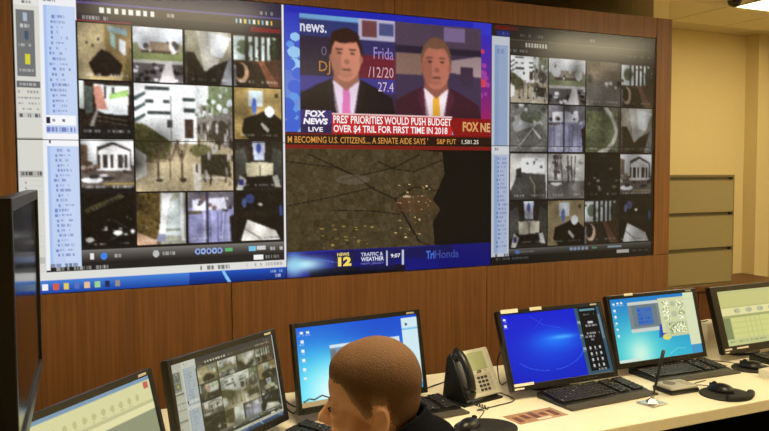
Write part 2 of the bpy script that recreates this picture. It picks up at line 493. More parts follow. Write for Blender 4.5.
def c_street(p):
    p.vgrad((232, 234, 236), (206, 206, 206), 0, .5); p.rect(0, .5, 1, 1, (110, 98, 90)); p.poly([(0, .1), (.12, .12), (.12, .55), (0, .6)], (136, 102, 78)); p.poly([(.3, .15), (.6, .05), (.95, .2), (.95, .55), (.3, .55)], (70, 60, 56)); p.poly([(.32, .22), (.6, .1), (.92, .22), (.92, .3), (.32, .3)], (236, 234, 234))
    for x in (.38, .52, .62, .66, .8, .9):
        p.rect(x - .025, .28, x + .025, .56, (238, 236, 236))
    p.rect(.42, .34, .48, .5, (60, 50, 48)); p.rect(.72, .32, .8, .44, (92, 84, 84)); p.rect(.28, .55, .95, .6, (226, 224, 224)); p.blobs(10, 0, .45, .3, .62, .06, .05, [(104, 74, 58), (150, 118, 96), (196, 178, 166)])
    p.blobs(10, .35, .6, .95, .78, .08, .04, [(56, 48, 48), (206, 204, 206), (92, 78, 72)]); p.ell(.2, .78, .2, .06, (240, 240, 242)); p.ell(.22, .72, .09, .04, (60, 56, 60)); p.rect(.4, .84, 1, .87, (186, 160, 70)); p.rect(0, .92, 1, 1, (36, 32, 30)); p.words(.08, .89, .95, .04, (235, 235, 235), .85)
def c_elev(p):
    p.fill((52, 44, 38)); p.poly([(.36, 0), (.64, 0), (.62, .4), (.4, .4)], (206, 214, 236)); p.ell(.5, .14, .05, .1, (64, 92, 206)); p.poly([(0, .2), (.2, .1), (.28, .55), (.1, .8), (0, .8)], (84, 84, 76)); p.poly([(.8, .1), (1, .2), (1, .9), (.76, .5)], (72, 74, 66))
    p.poly([(.22, .45), (.52, .42), (.52, .72), (.24, .74)], (196, 186, 152)); p.poly([(.52, .42), (.8, .45), (.8, .7), (.54, .72)], (214, 204, 170)); p.rect(.25, .74, .76, .95, (26, 20, 20)); p.poly([(.1, .7), (.24, .8), (.15, 1), (.02, 1)], (206, 202, 190)); p.poly([(.78, .72), (.9, .7), (.98, .95), (.85, .95)], (196, 196, 186)); p.rect(.08, .78, .18, .9, (48, 44, 150)); p.words(.2, .88, .95, .04, (225, 225, 225), .8)
def c_night(p):
    p.fill((26, 20, 14)); p.poly([(0, .3), (.72, 0), (.82, .06), (.1, .36)], (84, 76, 48))
    for k in range(8):
        p.rect(.14 + k * .075, .27 - k * .028, .17 + k * .075, .33 - k * .028, (34, 28, 18))
    p.blobs(10, .35, .45, .95, .85, .03, .02, [(160, 158, 150), (96, 92, 84), (206, 204, 196)]); p.ell(.66, .74, .09, .05, (226, 224, 216)); p.ell(.12, .86, .08, .05, (206, 204, 196)); p.ell(.95, .72, .04, .05, (226, 222, 216)); p.line([(.45, .9), (.9, .7), (.6, .5)], .008, (92, 88, 76)); p.words(.1, .93, .42, .03, W_, .7); p.words(.6, .93, .96, .03, W_, .7); p.noise(5, 2)
def c_walk(p):
    p.fill((110, 88, 40)); p.noise(12, 3); p.rect(.47, 0, 1, 1, (180, 178, 160)); p.poly([(.5, 0), (.75, .02), (.66, .16), (.56, .85), (.42, .85), (.5, .3)], (240, 240, 242)); p.poly([(.66, .16), (.86, .1), (.9, .85), (.58, .82)], (206, 216, 214)); p.poly([(.88, 0), (.95, 0), (.97, .95), (.9, .95)], (244, 246, 248)); p.poly([(.42, .8), (.58, .8), (.56, .95), (.38, .95)], (146, 150, 184)); p.poly([(0, .75), (.4, .92), (.4, 1), (0, 1)], (222, 176, 140)); p.rect(.58, .7, .88, .74, (150, 152, 140)); stamp(p)
def c_snow(p):
    p.fill((156, 156, 206)); p.rect(0, 0, 1, .3, (122, 116, 128)); p.poly([(.1, .14), (.8, .1), (.85, .34), (.1, .36)], (220, 220, 236)); p.blobs(12, .05, .1, .95, .4, .05, .04, [(60, 56, 66), (226, 226, 242), (104, 92, 98), (140, 110, 100)]); p.rect(0, .36, .3, .42, (112, 96, 80))
    for k in range(14):
        x = RNG.uniform(0, 1); p.line([(x, .4), (x + RNG.uniform(-.06, .02), .98)], .012, [(84, 82, 132), (206, 206, 240), (104, 104, 156)][k % 3], .7)
    p.rect(.39, 0, .44, 1, (64, 60, 86)); p.poly([(.9, .5), (1, .45), (1, 1), (.95, 1)], (38, 32, 30)); stamp(p)
def c_table(p):
    p.fill((30, 24, 20)); p.ell(.3, .14, .1, .1, (66, 84, 160)); p.ell(.18, .22, .05, .1, (90, 120, 190)); p.ell(.96, .4, .04, .12, (64, 84, 170)); p.ell(.52, .26, .05, .03, (226, 222, 206)); p.rect(.1, .4, .9, .5, (44, 34, 26)); p.poly([(.24, .56), (.84, .8), (.95, 1), (.1, 1), (.12, .92)], (226, 222, 212)); p.line([(.2, .76), (.5, .95)], .01, (110, 104, 96)); p.words(.05, .93, .35, .035, W_, .6); p.words(.55, .93, .95, .035, (80, 80, 120), .7)
def c_aerial(p):
    p.fill((140, 140, 128)); p.poly([(0, .3), (.5, .1), (.9, .4), (.2, .8)], (176, 178, 176)); p.ell(.55, .25, .3, .14, (112, 122, 88)); p.poly([(.1, .6), (.8, .4), (1, .7), (.4, 1)], (124, 120, 112)); p.line([(.2, .9), (.7, .4)], .015, (196, 196, 190)); p.line([(.6, .5), (.8, .7)], .02, (226, 226, 226)); p.blobs(12, 0, .0, 1, .4, .06, .05, [(90, 96, 80), (206, 208, 206), (120, 122, 110)]); p.noise(8, 2); stamp(p)
def c_brownlot(p):
    p.vgrad((146, 124, 96), (112, 100, 84)); p.rect(0, 0, 1, .35, (136, 110, 78)); p.rect(.4, .02, .9, .2, (160, 130, 92)); p.poly([(0, .5), (1, .55), (1, 1), (0, 1)], (124, 116, 104)); p.blobs(8, .5, .45, .95, .58, .05, .035, [(226, 224, 220), (40, 36, 34), (196, 190, 182)]); p.ell(.1, .4, .06, .1, (92, 84, 62)); stamp(p)
def c_curve(p):
    p.fill((118, 130, 70)); p.noise(8, 3); p.rect(0, 0, 1, .08, (96, 92, 70)); p.line([(.55, 0), (.7, .14), (.84, .35), (.9, .55), (.8, .78), (.6, .95), (.4, 1)], .05, (206, 196, 176)); p.poly([(.92, 0), (1, 0), (1, 1), (.96, 1)], (90, 80, 60)); stamp(p)
def c_drive(p):
    p.fill((204, 200, 190)); p.poly([(.3, .1), (.95, .1), (.95, .4), (.3, .45)], (236, 236, 234)); p.poly([(.16, .4), (.95, .46), (1, 1), (0, 1), (0, .8), (.12, .6)], (84, 80, 76)); p.line([(.52, .5), (.66, .7), (.66, .95)], .014, (186, 166, 90)); p.blobs(6, .4, .1, .9, .3, .04, .03, [(92, 96, 92), (160, 160, 158)]); p.poly([(.15, .35), (.3, .3), (.3, .5), (.15, .55)], (64, 60, 56)); stamp(p)
def c_trees(p):
    p.fill((196, 190, 182)); p.rect(0, .6, 1, 1, (132, 124, 116)); p.blobs(22, .05, .05, .95, .55, .09, .06, [(150, 138, 126), (108, 94, 84), (220, 218, 214), (170, 160, 150)])
    for k in range(9):
        x = RNG.uniform(.1, .95); p.line([(x, .05), (x + RNG.uniform(-.1, .1), .65)], .012, (92, 80, 72))
    p.ell(.22, .65, .14, .06, (240, 240, 240)); p.rect(0, .6, .35, .64, (60, 54, 50)); p.noise(6, 2); stamp(p)
def c_dark(p):
    p.fill((38, 32, 28)); p.blobs(14, .1, .3, .95, .9, .06, .035, [(110, 106, 100), (60, 54, 48), (160, 156, 150), (24, 20, 18)]); p.rect(0, 0, 1, .2, (46, 38, 30)); stamp(p)

LC = (.210, .404, .595, .786, .990); LR = (.112, .302, .492, .674, .859)
def cell(p, cs, rs, c, r, fn, w=1, h=1, soft=2):
    q = p.sub(cs[c] + .004, rs[r] + .004, cs[c + w] - .004, rs[r + h] - .004)
    fn(q)
    q.noise(7, 2); q.soft(soft, 16, 5)
    gq = q.a.mean(2, keepdims=True)
    q.a[:] = 255 * ((q.a * .75 + gq * .25) / 255) ** 1.2
def side_list(p, x0, y0, x1, n, dy):
    for k in range(n):
        o = RNG.choice([.0, .15, .3]) * (x1 - x0) * .5
        p.rect(x0 + o, y0 + k * dy, x0 + o + .008, y0 + k * dy + dy * .55, (96, 120, 190), .8)
        p.words(x0 + o + .012, y0 + k * dy, x0 + o + .012 + (x1 - x0) * RNG.uniform(.35, .7), dy * .45, (104, 120, 172), .7)

def paint_left(nx, ny):
    p = Pic(nx, ny, (44, 36, 50))
    # application window title bars
    p.rect(.2, 0, 1, .055, (40, 34, 60)); p.rect(.2, .055, 1, .085, (58, 48, 46)); p.rect(.2, .085, 1, .112, (40, 34, 42)); p.rect(.2, .05, 1, .056, (84, 72, 140))
    for k in range(8):
        p.rect(.29 + k * .026, .062, .305 + k * .026, .082, (226, 226, 222))
    p.words(.52, .066, .56, .012, (200, 196, 180)); p.rect(.21, .108, .40, .113, (150, 40, 70)); p.words(.23, .094, .32, .010, (190, 186, 190))
    for k in range(9):
        p.rect(.80 + k * .018, .062, .808 + k * .018, .078, [(120, 190, 210), (220, 220, 214), (206, 190, 90)][k % 3])
    p.words(.9, .03, .96, .012, (200, 196, 196)); p.rect(.86, .09, .985, .106, (120, 30, 36))
    # outer left pane: dark tool list, calendar, sheets
    p.rect(0, 0, .085, .95, (214, 214, 206)); p.rect(0, .055, .085, .075, (226, 226, 222)); p.words(.03, .06, .06, .01, (90, 90, 90))
    p.rect(.008, .09, .07, .30, (112, 114, 116)); p.words(.022, .135, .052, .010, (214, 214, 214)); p.rect(.032, .1, .046, .125, (170, 186, 206)); p.ell(.042, .17, .008, .016, (72, 84, 110)); p.words(.014, .195, .066, .010, (190, 190, 190)); p.rect(.035, .228, .052, .262, (214, 206, 60)); p.words(.014, .275, .066, .010, (200, 200, 196))
    p.rect(.006, .315, .082, .335, (104, 104, 106)); p.words(.015, .32, .07, .010, (206, 206, 206))
    for k in range(4):
        p.words(.01, .345 + k * .018, .078, .007, (120, 120, 126), .7)
    p.rect(.004, .415, .083, .43, (196, 196, 190)); p.words(.012, .418, .078, .010, (70, 70, 70), .9)
    p.rect(0, .495, .085, .499, (150, 148, 140)); p.rect(.004, .60, .083, .622, (176, 176, 170)); p.words(.012, .604, .078, .010, (60, 60, 60), .9)
    for k in range(13):
        p.rect(.004, .63 + k * .018, .083, .6315 + k * .018, (206, 206, 206)); p.rect(.022, .635 + k * .018, .030, .642 + k * .018, (140, 140, 150), .8)
    p.rect(.004, .88, .083, .9, (186, 186, 180))
    # white frame round the camera window
    p.rect(.085, 0, .21, .925, (236, 238, 242)); p.rect(.99, 0, 1, .95, (226, 226, 232))
    q = p.sub(.098, .07, .205, .93); q.fill((196, 212, 242)); q.rect(.0, 0, .1, 1, (168, 192, 236)); q.rect(.1, 0, .5, 1, (182, 202, 240), .5)
    side_list(p, .115, .10, .19, 19, .0168); p.rect(.1, .42, .2, .452, (244, 246, 250)); p.rect(.1, .425, .112, .447, (28, 32, 60)); p.words(.12, .432, .165, .01, (60, 60, 70)); p.words(.1, .46, .195, .012, (48, 60, 150)); p.rect(.1, .48, .205, .52, (244, 244, 248)); p.words(.105, .5, .125, .012, (50, 50, 60))
    side_list(p, .12, .53, .19, 22, .0163); p.words(.1, .905, .195, .013, (80, 90, 110)); p.words(.095, .02, .14, .012, (90, 90, 96)); p.words(.1, .045, .14, .012, (70, 70, 80))
    # camera grid
    p.rect(.207, .112, .99, .862, (26, 22, 22))
    for c, fn in enumerate((c_room, c_lot, c_grey, c_lobby)):
        cell(p, LC, LR, c, 0, fn)
    cell(p, LC, LR, 0, 1, c_entry); cell(p, LC, LR, 1, 1, c_plaza, 2, 2); cell(p, LC, LR, 3, 1, c_yellow)
    cell(p, LC, LR, 0, 2, c_street); cell(p, LC, LR, 3, 2, c_elev)
    for c, fn in enumerate((c_night, c_walk, c_snow, c_table)):
        cell(p, LC, LR, c, 3, fn)
    # transport bar, status lines, task bar
    p.vgrad((120, 116, 112), (40, 36, 34), .862, .905, .207, .99); p.rect(.235, .875, .25, .895, (226, 226, 226)); p.ell(.285, .886, .012, .012, (64, 130, 226)); p.words(.3, .882, .345, .01, (190, 190, 190)); p.ell(.475, .886, .012, .012, (190, 190, 190)); p.words(.495, .882, .55, .01, (190, 190, 190))
    for k in range(5):
        p.ell(.635 + k * .022, .885, .01, .011, (150, 176, 230)); p.ell(.635 + k * .022, .885, .005, .006, (40, 50, 90))
    p.rect(.745, .878, .775, .89, (96, 180, 110)); p.rect(.84, .875, .87, .892, (120, 190, 226)); p.rect(.875, .876, .91, .89, (206, 206, 206)); p.words(.93, .88, .985, .012, (226, 226, 226))
    p.rect(.207, .905, .99, .93, (34, 32, 30)); p.rect(.1, .915, .99, .93, (34, 32, 30)); p.words(.105, .917, .115, .01, (60, 200, 80)); p.words(.12, .917, .165, .01, (200, 200, 200)); p.words(.18, .917, .30, .01, (200, 200, 200)); p.rect(.86, .908, .9, .926, (240, 240, 240)); p.words(.91, .911, .985, .012, (170, 170, 170))
    p.rect(0, .93, 1, .958, (222, 222, 218)); p.words(.63, .938, .76, .012, (90, 90, 90)); p.words(.83, .938, .98, .01, (150, 150, 150))
    p.vgrad((70, 130, 216), (24, 66, 160), .958, 1.0); p.vgrad((30, 84, 190), (10, 34, 110), .958, 1.0, .6, 1); p.line([(.735, .96), (.76, 1)], .006, (130, 190, 240))
    for k, c in enumerate([(236, 240, 240), (210, 90, 60), (226, 200, 90), (90, 110, 190), (226, 190, 150), (150, 206, 150), (30, 40, 80), (150, 140, 130)]):
        p.rect(.07 + k * .036, .968, .088 + k * .036, .99, c)
    p.words(.93, .965, .985, .01, (214, 226, 240)); p.words(.95, .982, .985, .01, (200, 214, 236))
    p.rect(0, 0, .003, 1, (20, 20, 20))
    return p

RC = (.103, .322, .550, .775, .988); RR = (.118, .320, .528, .731, .934)
def paint_right(nx, ny):
    p = Pic(nx, ny, (34, 28, 26))
    p.rect(0, 0, 1, .118, (36, 30, 30)); p.rect(.02, .005, .15, .02, (110, 20, 18)); p.rect(.03, .025, .1, .045, (38, 46, 130)); p.words(.04, .03, .09, .01, (130, 140, 220)); p.words(.16, .03, .3, .012, (110, 110, 120)); p.words(.56, .028, .62, .012, (140, 136, 130))
    p.rect(.1, .055, .97, .06, (84, 70, 50)); p.rect(.1, .062, .98, .09, (52, 42, 34))
    for k in range(8):
        p.rect(.19 + k * .016, .066, .200 + k * .016, .084, (190, 186, 176))
    p.words(.1, .097, .2, .01, (130, 130, 130)); p.words(.8, .085, .97, .012, (170, 160, 120), .5)
    p.rect(.0, .05, .10, .97, (214, 220, 230)); p.rect(.015, .085, .09, .5, (164, 186, 220)); p.rect(.015, .085, .04, .5, (150, 176, 216)); p.words(.02, .065, .045, .012, (90, 90, 100)); p.words(.03, .1, .07, .02, (120, 140, 190))
    p.rect(0, .505, .1, .535, (236, 238, 242)); p.words(.01, .51, .04, .01, (90, 90, 96)); p.rect(.015, .54, .09, .95, (190, 204, 236)); p.rect(.015, .54, .035, .95, (160, 184, 226)); side_list(p, .03, .55, .095, 22, .0175); p.words(.01, .955, .095, .014, (80, 80, 90))
    p.rect(.1, .118, .99, .937, (24, 20, 20))
    grid = ((c_plaza, c_lot, c_brownlot, c_lobby), (c_aerial, c_snow, c_curve, c_grey), (c_drive, c_trees, c_dark, c_street), (c_elev, c_yellow, c_lobby, c_table))
    for r, row in enumerate(grid):
        for c, fn in enumerate(row):
            cell(p, RC, RR, c, r, fn)
    p.vgrad((104, 100, 96), (40, 36, 34), .937, .965, .1, .99); p.ell(.15, .95, .014, .009, (64, 120, 210)); p.words(.17, .947, .25, .008, (150, 150, 150))
    for k in range(5):
        p.ell(.47 + k * .024, .95, .01, .008, (140, 160, 200))
    p.rect(.6, .945, .63, .955, (96, 170, 110)); p.rect(.7, .945, .79, .955, (150, 176, 196)); p.rect(.0, .965, .99, 1, (26, 22, 20)); p.words(.03, .972, .24, .01, (120, 120, 116)); p.rect(.76, .966, .84, .98, (214, 214, 210)); p.words(.86, .97, .97, .009, (120, 120, 116))
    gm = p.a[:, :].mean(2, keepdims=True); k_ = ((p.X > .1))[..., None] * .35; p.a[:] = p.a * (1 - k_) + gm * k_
    g = 0.86 - 0.16 * np.clip((p.X - .1) / .9, 0, 1)  # viewing-angle dimming put into the picture colours, stronger towards the right
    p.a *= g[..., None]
    p.rect(.992, 0, 1, 1, (8, 8, 8))
    return p

def man(p, cx, top, w, hair, face, suit, tie, shirt, thin=False):
    """generic presenter: head, neck, suit, shirt, tie; w = head width"""
    h = w * 1.15
    fy = top + h * .62
    p.poly([(cx - w * 1.75, 1.2), (cx - w * 1.45, fy + h * .98), (cx - w * .9, fy + h * .72), (cx - w * .42, fy + h * .55), (cx + w * .42, fy + h * .55), (cx + w * .9, fy + h * .72), (cx + w * 1.45, fy + h * .98), (cx + w * 1.75, 1.2)], suit)
    p.poly([(cx - w * .42, fy + h * .58), (cx, fy + h * .8), (cx + w * .42, fy + h * .58), (cx + w * .3, fy + h * 1.2), (cx + w * .12, 1.2), (cx - w * .12, 1.2), (cx - w * .35, fy + h * 1.2)], shirt)
    p.poly([(cx - w * .1, fy + h * .78), (cx + w * .1, fy + h * .78), (cx + w * .17, 1.2), (cx - w * .17, 1.2)], tie)
    p.poly([(cx - w * .36, fy + h * .3), (cx + w * .36, fy + h * .3), (cx + w * .40, fy + h * .58), (cx, fy + h * .84), (cx - w * .40, fy + h * .58)], tuple(c * .78 for c in face))
    p.ell(cx, fy - h * .08, w * .51, h * .58, hair)
    p.ell(cx, fy + h * .06, w * .46, h * .56, face)
    p.ell(cx - w * .02, fy - h * .46, w * (.44 if not thin else .36), h * (.17 if not thin else .08), hair)
    p.ell(cx + w * .15, fy + h * .1, w * .3, h * .44, tuple(min(255, c * 1.06) for c in face), .6)
    for sx in (-1, 1):
        p.poly([(cx + sx * w * .42, fy + h * .55), (cx + sx * w * .62, fy + h * .8), (cx + sx * w * .14, 1.2), (cx + sx * w * .06, 1.2)], tuple(c * 1.5 for c in suit), .5)
        p.ell(cx + sx * w * .46, fy + h * .08, w * .06, h * .1, tuple(c * .85 for c in face))
    p.ell(cx - w * .3, fy + h * .16, w * .16, h * .36, tuple(c * .75 for c in face), .5)
    dk = tuple(c * .45 for c in face)
    for sx in (-.2, .2):
        p.ell(cx + sx * w, fy - h * .06, w * .085, h * .025, dk); p.ell(cx + sx * w, fy - h * .15, w * .12, h * .02, tuple(c * .55 for c in hair), .7)
    p.ell(cx + .02 * w, fy + h * .14, w * .09, h * .06, tuple(c * .82 for c in face)); p.ell(cx + .01 * w, fy + h * .33, w * .16, h * .03, tuple(c * .6 for c in face))
    p.ell(cx, fy + h * .45, w * .2, h * .06, tuple(c * .88 for c in face), .7)

def paint_mid(nx, ny):
    p = Pic(nx, ny, (6, 6, 8))
    p.vgrad((36, 44, 180), (120, 170, 226), 0, .46); q = p.sub(0, 0, .08, .46); q.blobs(18, 0, .2, 1, 1, .4, .05, [(96, 150, 226), (150, 196, 236), (60, 96, 206)])
    p.vgrad((34, 40, 190), (170, 26, 80), 0, .46, .93, 1); p.sub(.93, 0, 1, .46).blobs(10, 0, .2, 1, .95, .25, .03, [(150, 60, 150), (200, 60, 90)]); p.rect(0, 0, 1, .024, (30, 36, 170)); p.rect(.9, 0, 1, .05, (48, 50, 190))
    t = p.sub(.065, .024, .945, .425)
    t.fill((52, 38, 62)); t.rect(0, 0, .3, .05, (110, 160, 206)); t.rect(0, .05, .3, .2, (44, 52, 106)); t.rect(.3, 0, .5, .2, (176, 170, 196)); t.rect(.32, .02, .4, .17, (104, 60, 64)); t.rect(.41, .03, .49, .15, (70, 76, 120)); t.rect(0, .2, .5, .56, (44, 32, 52)); t.rect(.28, .2, .5, .34, (48, 44, 92)); t.rect(.3, .34, .5, .56, (104, 30, 44)); t.rect(0, .56, .5, .7, (60, 52, 130))
    r_ = t.sub(.502, 0, 1, 1); r_.fill((60, 46, 70)); r_.rect(0, .0, 1, .22, (76, 60, 78)); r_.rect(.55, .02, .8, .16, (120, 100, 140)); r_.rect(0, .3, .3, .5, (124, 96, 86)); r_.poly([(.6, .35), (1, .28), (1, .5), (.6, .46)], (150, 128, 130)); r_.rect(0, .22, 1, .29, (40, 30, 48)); r_.rect(.75, .4, .9, .6, (56, 40, 60))
    l_ = t.sub(0, 0, .5, 1); man(l_, .47, .12, .34, (48, 24, 18), (200, 130, 106), (28, 18, 22), (214, 116, 176), (226, 206, 226)); man(r_, .46, .14, .35, (112, 76, 58), (172, 104, 86), (58, 26, 38), (212, 156, 50), (222, 206, 214), True)
    t.soft(2, 10, 3)
    # lower third and ticker
    p.rect(.065, .375, .205, .462, (58, 44, 104)); p.rect(.065, .43, .205, .462, (40, 30, 76)); p.rect(.205, .385, .79, .466, (190, 34, 40)); p.rect(.205, .385, .79, .39, (226, 190, 190)); p.poly([(.77, .39), (1, .39), (1, .466), (.8, .466)], (132, 18, 20)); p.rect(0, .462, 1, .468, (110, 12, 14))
    p.rect(0, .468, 1, .508, (38, 18, 14)); p.rect(0, .506, 1, .520, (120, 20, 18)); p.rect(0, .505, .0, .5, (0, 0, 0))
    # traffic map
    m = p.sub(0, .522, 1, .905); m.fill((6, 6, 8))
    coast = [(0, 0), (.62, .0), (.74, .02), (.75, .25), (.72, .4), (.69, .52), (.73, .62), (.69, .75), (.7, 1), (0, 1)]
    m.poly(coast, (64, 54, 34)); land = (m.a[..., 0] > 40)
    m.noise(4, 4, land); m.noise(3, 2, land); m.noise(4, 9, land)
    for ps in ([(.1, .05), (.3, .25), (.4, .4), (.5, .5), (.62, .95), (.68, 1)], [(0, .55), (.18, .48), (.4, .38)], [(.5, .5), (.6, .38), (.7, .42), (.74, .4)], [(.25, .3), (.5, .18), (.62, .05)], [(.42, .12), (.5, .2), (.6, .22), (.74, .1)], [(0, .12), (.22, .18), (.3, .25)], [(.2, .6), (.4, .62), (.52, .66)]):
        m.line(ps, .006, (26, 20, 14), .85)
    m.blobs(60, .5, .35, .68, .9, .006, .006, [(190, 160, 110), (120, 90, 50), (96, 40, 24), (214, 196, 160)]); m.ell(.56, .48, .02, .012, (226, 206, 170)); m.blobs(25, .15, .75, .4, .98, .008, .006, [(150, 130, 60), (120, 104, 56)]); m.ell(.6, .56, .1, .1, (96, 56, 36), .35); m.ell(.3, .3, .08, .05, (104, 94, 84), .5)
    b = p.sub(0, .905, 1, 1.0); b.vgrad((14, 14, 96), (16, 18, 120)); b.rect(0, 0, 1, .06, (20, 24, 150)); b.rect(.72, 0, 1, 1, (10, 12, 104)); b.vgrad((8, 10, 40), (4, 6, 24), .7, 1, .1, .55); b.glow(.07, .5, .10, .28, (190, 240, 250), 1.0); b.glow(.03, .5, .04, .5, (150, 210, 240), .8); b.line([(.02, .1), (.25, .55)], .01, (90, 130, 240), .6)
    b.rect(.24, .0, .8, .5, (14, 14, 60), .5); b.rect(.21, .15, .30, .85, (40, 40, 30), .4); b.rect(.33, .15, .5, .85, (24, 22, 84), .6); b.rect(.455, .12, .462, .75, (190, 196, 220)); b.rect(.535, .12, .542, .75, (190, 196, 220))
    p.rect(0, .5, 1, .502, (8, 4, 4))
    return p

def color_grid(name, pic, P0, PU, PV, parent):
    """flat grid mesh carrying the picture as a colour attribute; P0 top-left, PU along the row, PV down"""
    a = pic.a if isinstance(pic, Pic) else pic
    ny, nx = a.shape[:2]
    P0, PU, PV = (np.array(v, float) for v in (P0, PU, PV))
    u = np.linspace(0, 1, nx); v = np.linspace(0, 1, ny)
    co = P0 + u[None, :, None] * PU + v[:, None, None] * PV
    idx = np.arange(nx * ny).reshape(ny, nx)
    q = np.stack([idx[:-1, :-1], idx[1:, :-1], idx[1:, 1:], idx[:-1, 1:]], -1).reshape(-1, 4)
    me = bpy.data.meshes.new(name)
    me.vertices.add(nx * ny); me.vertices.foreach_set('co', co.reshape(-1))
    nf = len(q)
    me.loops.add(nf * 4); me.loops.foreach_set('vertex_index', q.reshape(-1).astype(np.int32))
    me.polygons.add(nf); me.polygons.foreach_set('loop_start', np.arange(0, nf * 4, 4, dtype=np.int32))
    me.update(calc_edges=True)
    ca = me.attributes.new('picture', 'FLOAT_COLOR', 'POINT')
    rgba = np.ones((ny, nx, 4)); rgba[..., :3] = lin(np.clip(a, 0, 255))
    ca.data.foreach_set('color', rgba.reshape(-1).astype(np.float32))
    return link(name, me, SCREEN, parent)

# ------------------------------------------------------------------ video wall: three columns of two displays
CW, RH = SW / 3, SH / 2
NXC, NYC = 300, 340
panels = {}
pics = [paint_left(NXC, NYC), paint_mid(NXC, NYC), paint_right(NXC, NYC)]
LABS = [['upper left video wall display with sidebar lists and top rows of security camera views', 'upper middle video wall display showing two news presenters', 'upper right video wall display with a camera grid beside a pale blue sidebar'],
        ['lower left video wall display with camera views and a blue taskbar', 'lower middle video wall display showing a dark brown traffic map', 'lower right video wall display, camera views ending with a white table']]
for c in range(3):
    for r in range(2):
        t = thing('display_panel', LABS[r][c], 'display', (c * CW, 0.0, ZT - (r + 1) * RH), 0, 'video wall displays')
        panels[c, r] = t
        hs = MB().box(.001, CW - .001, 0.002, 0.09, .001, RH - .001)
        hs.build('housing', SATIN, t)
        e = 0.0016
        bz = MB()
        for a in ((0.0004, e, .0004, RH - .0004), (CW - e, CW - .0004, .0004, RH - .0004), (e, CW - e, .0004, e), (e, CW - e, RH - e, RH - .0004)):
            bz.box(a[0], a[1], -.0012, .002, a[2], a[3])
        bz.build('bezel', SATIN, t)
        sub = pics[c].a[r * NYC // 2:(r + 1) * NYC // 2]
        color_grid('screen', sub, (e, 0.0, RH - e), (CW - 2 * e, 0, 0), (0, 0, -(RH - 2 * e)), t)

def emat(name, c, st=1.0):
    return mat('lit_' + name, (0.01, 0.01, 0.01), 0.4, var=0.01, emit=(s3(*c), st))

def text_mesh(body, bold=0.0):
    cu = bpy.data.curves.new('txt', 'FONT')
    cu.body = body
    cu.size = 1.0
    cu.resolution_u = 2
    cu.offset = bold
    o = bpy.data.objects.new('txt', cu)
    COL.objects.link(o)
    dg = bpy.context.evaluated_depsgraph_get()
    me = bpy.data.meshes.new_from_object(o.evaluated_get(dg))
    bpy.data.objects.remove(o)
    bpy.data.curves.remove(cu)
    return me

def wall_text(body, u0, v0, u1, v1, c, name='lettering', bold=0.02, shear=0.0):
    """u in columns (0..3), v 0..1 down the wall"""
    me = text_mesh(body, bold)
    n = len(me.vertices)
    co = np.zeros(n * 3); me.vertices.foreach_get('co', co); co = co.reshape(-1, 3)
    lo, hi = co.min(0), co.max(0)
    x = (co[:, 0] - lo[0]) / (hi[0] - lo[0]); y = (co[:, 1] - lo[1]) / (hi[1] - lo[1])
    col = int(u0); row = 0 if (v0 + v1) / 2 < .5 else 1
    X = (u0 - col + x * (u1 - u0)) * CW
    Z = (1 - v1 + y * (v1 - v0)) * SH - (1 - row) * RH
    X = X + shear * (Z - Z.min())
    out = np.stack([X, np.full(n, -.0018), Z], 1)
    me.vertices.foreach_set('co', out.reshape(-1)); me.update()
    return link(name, me, emat('text_%d_%d_%d' % c, c), panels[col, row])

wall_text("PRES' PRIORITIES WOULD PUSH BUDGET", 1.212, .393, 1.785, .424, (240, 236, 236))
wall_text("OVER $4 TRIL FOR FIRST TIME IN 2018", 1.212, .430, 1.765, .461, (240, 236, 236))
wall_text("M BECOMING U.S. CITIZENS.... A SENATE AIDE SAYS '", 1.01, .474, 1.665, .499, (206, 140, 60), bold=.01)
wall_text("S&P FUT", 1.71, .476, 1.81, .497, (206, 140, 60), bold=.01)
wall_text("1,581.25", 1.84, .478, 1.93, .498, (214, 206, 196), bold=.01)
wall_text("FOX", 1.085, .378, 1.175, .403, (236, 232, 240), bold=.05, shear=.15)
wall_text("NEWS", 1.078, .407, 1.185, .430, (236, 232, 240), bold=.05, shear=.15)
wall_text("LIVE", 1.10, .440, 1.165, .457, (236, 232, 240))
wall_text("FOX", 1.845, .405, 1.93, .445, (206, 150, 90), bold=.04)
wall_text("NE", 1.94, .408, 1.993, .445, (206, 160, 110), bold=.03)
wall_text("news.", 1.068, .062, 1.185, .092, (206, 206, 226), bold=.02)
wall_text("Frida", 1.40, .130, 1.495, .175, (150, 130, 196), bold=.0)
wall_text("/12/20", 1.375, .205, 1.495, .245, (196, 160, 176), bold=.0)
wall_text("27.4", 1.42, .262, 1.495, .298, (206, 180, 190), bold=.0)
wall_text("DJ", 1.15, .195, 1.20, .245, (176, 120, 50), bold=.0)
wall_text("0", 1.16, .140, 1.185, .175, (96, 80, 110), bold=.0)
wall_text("NEWS", 1.225, .914, 1.28, .927, (226, 206, 120), bold=.03)
wall_text("12", 1.228, .930, 1.29, .966, (240, 214, 96), bold=.06)
wall_text("TRAFFIC &", 1.335, .918, 1.44, .933, (190, 196, 226), bold=.02)
wall_text("WEATHER", 1.335, .936, 1.445, .952, (206, 210, 236), bold=.03)
wall_text("NEW JERSEY", 1.335, .957, 1.445, .967, (110, 110, 196), bold=.01)
wall_text("9:07", 1.478, .928, 1.525, .944, (226, 226, 236), bold=.02)
wall_text("Tri", 1.655, .924, 1.697, .957, (60, 104, 214), bold=.03)
wall_text("Honda", 1.70, .924, 1.825, .957, (44, 66, 150), bold=.01)

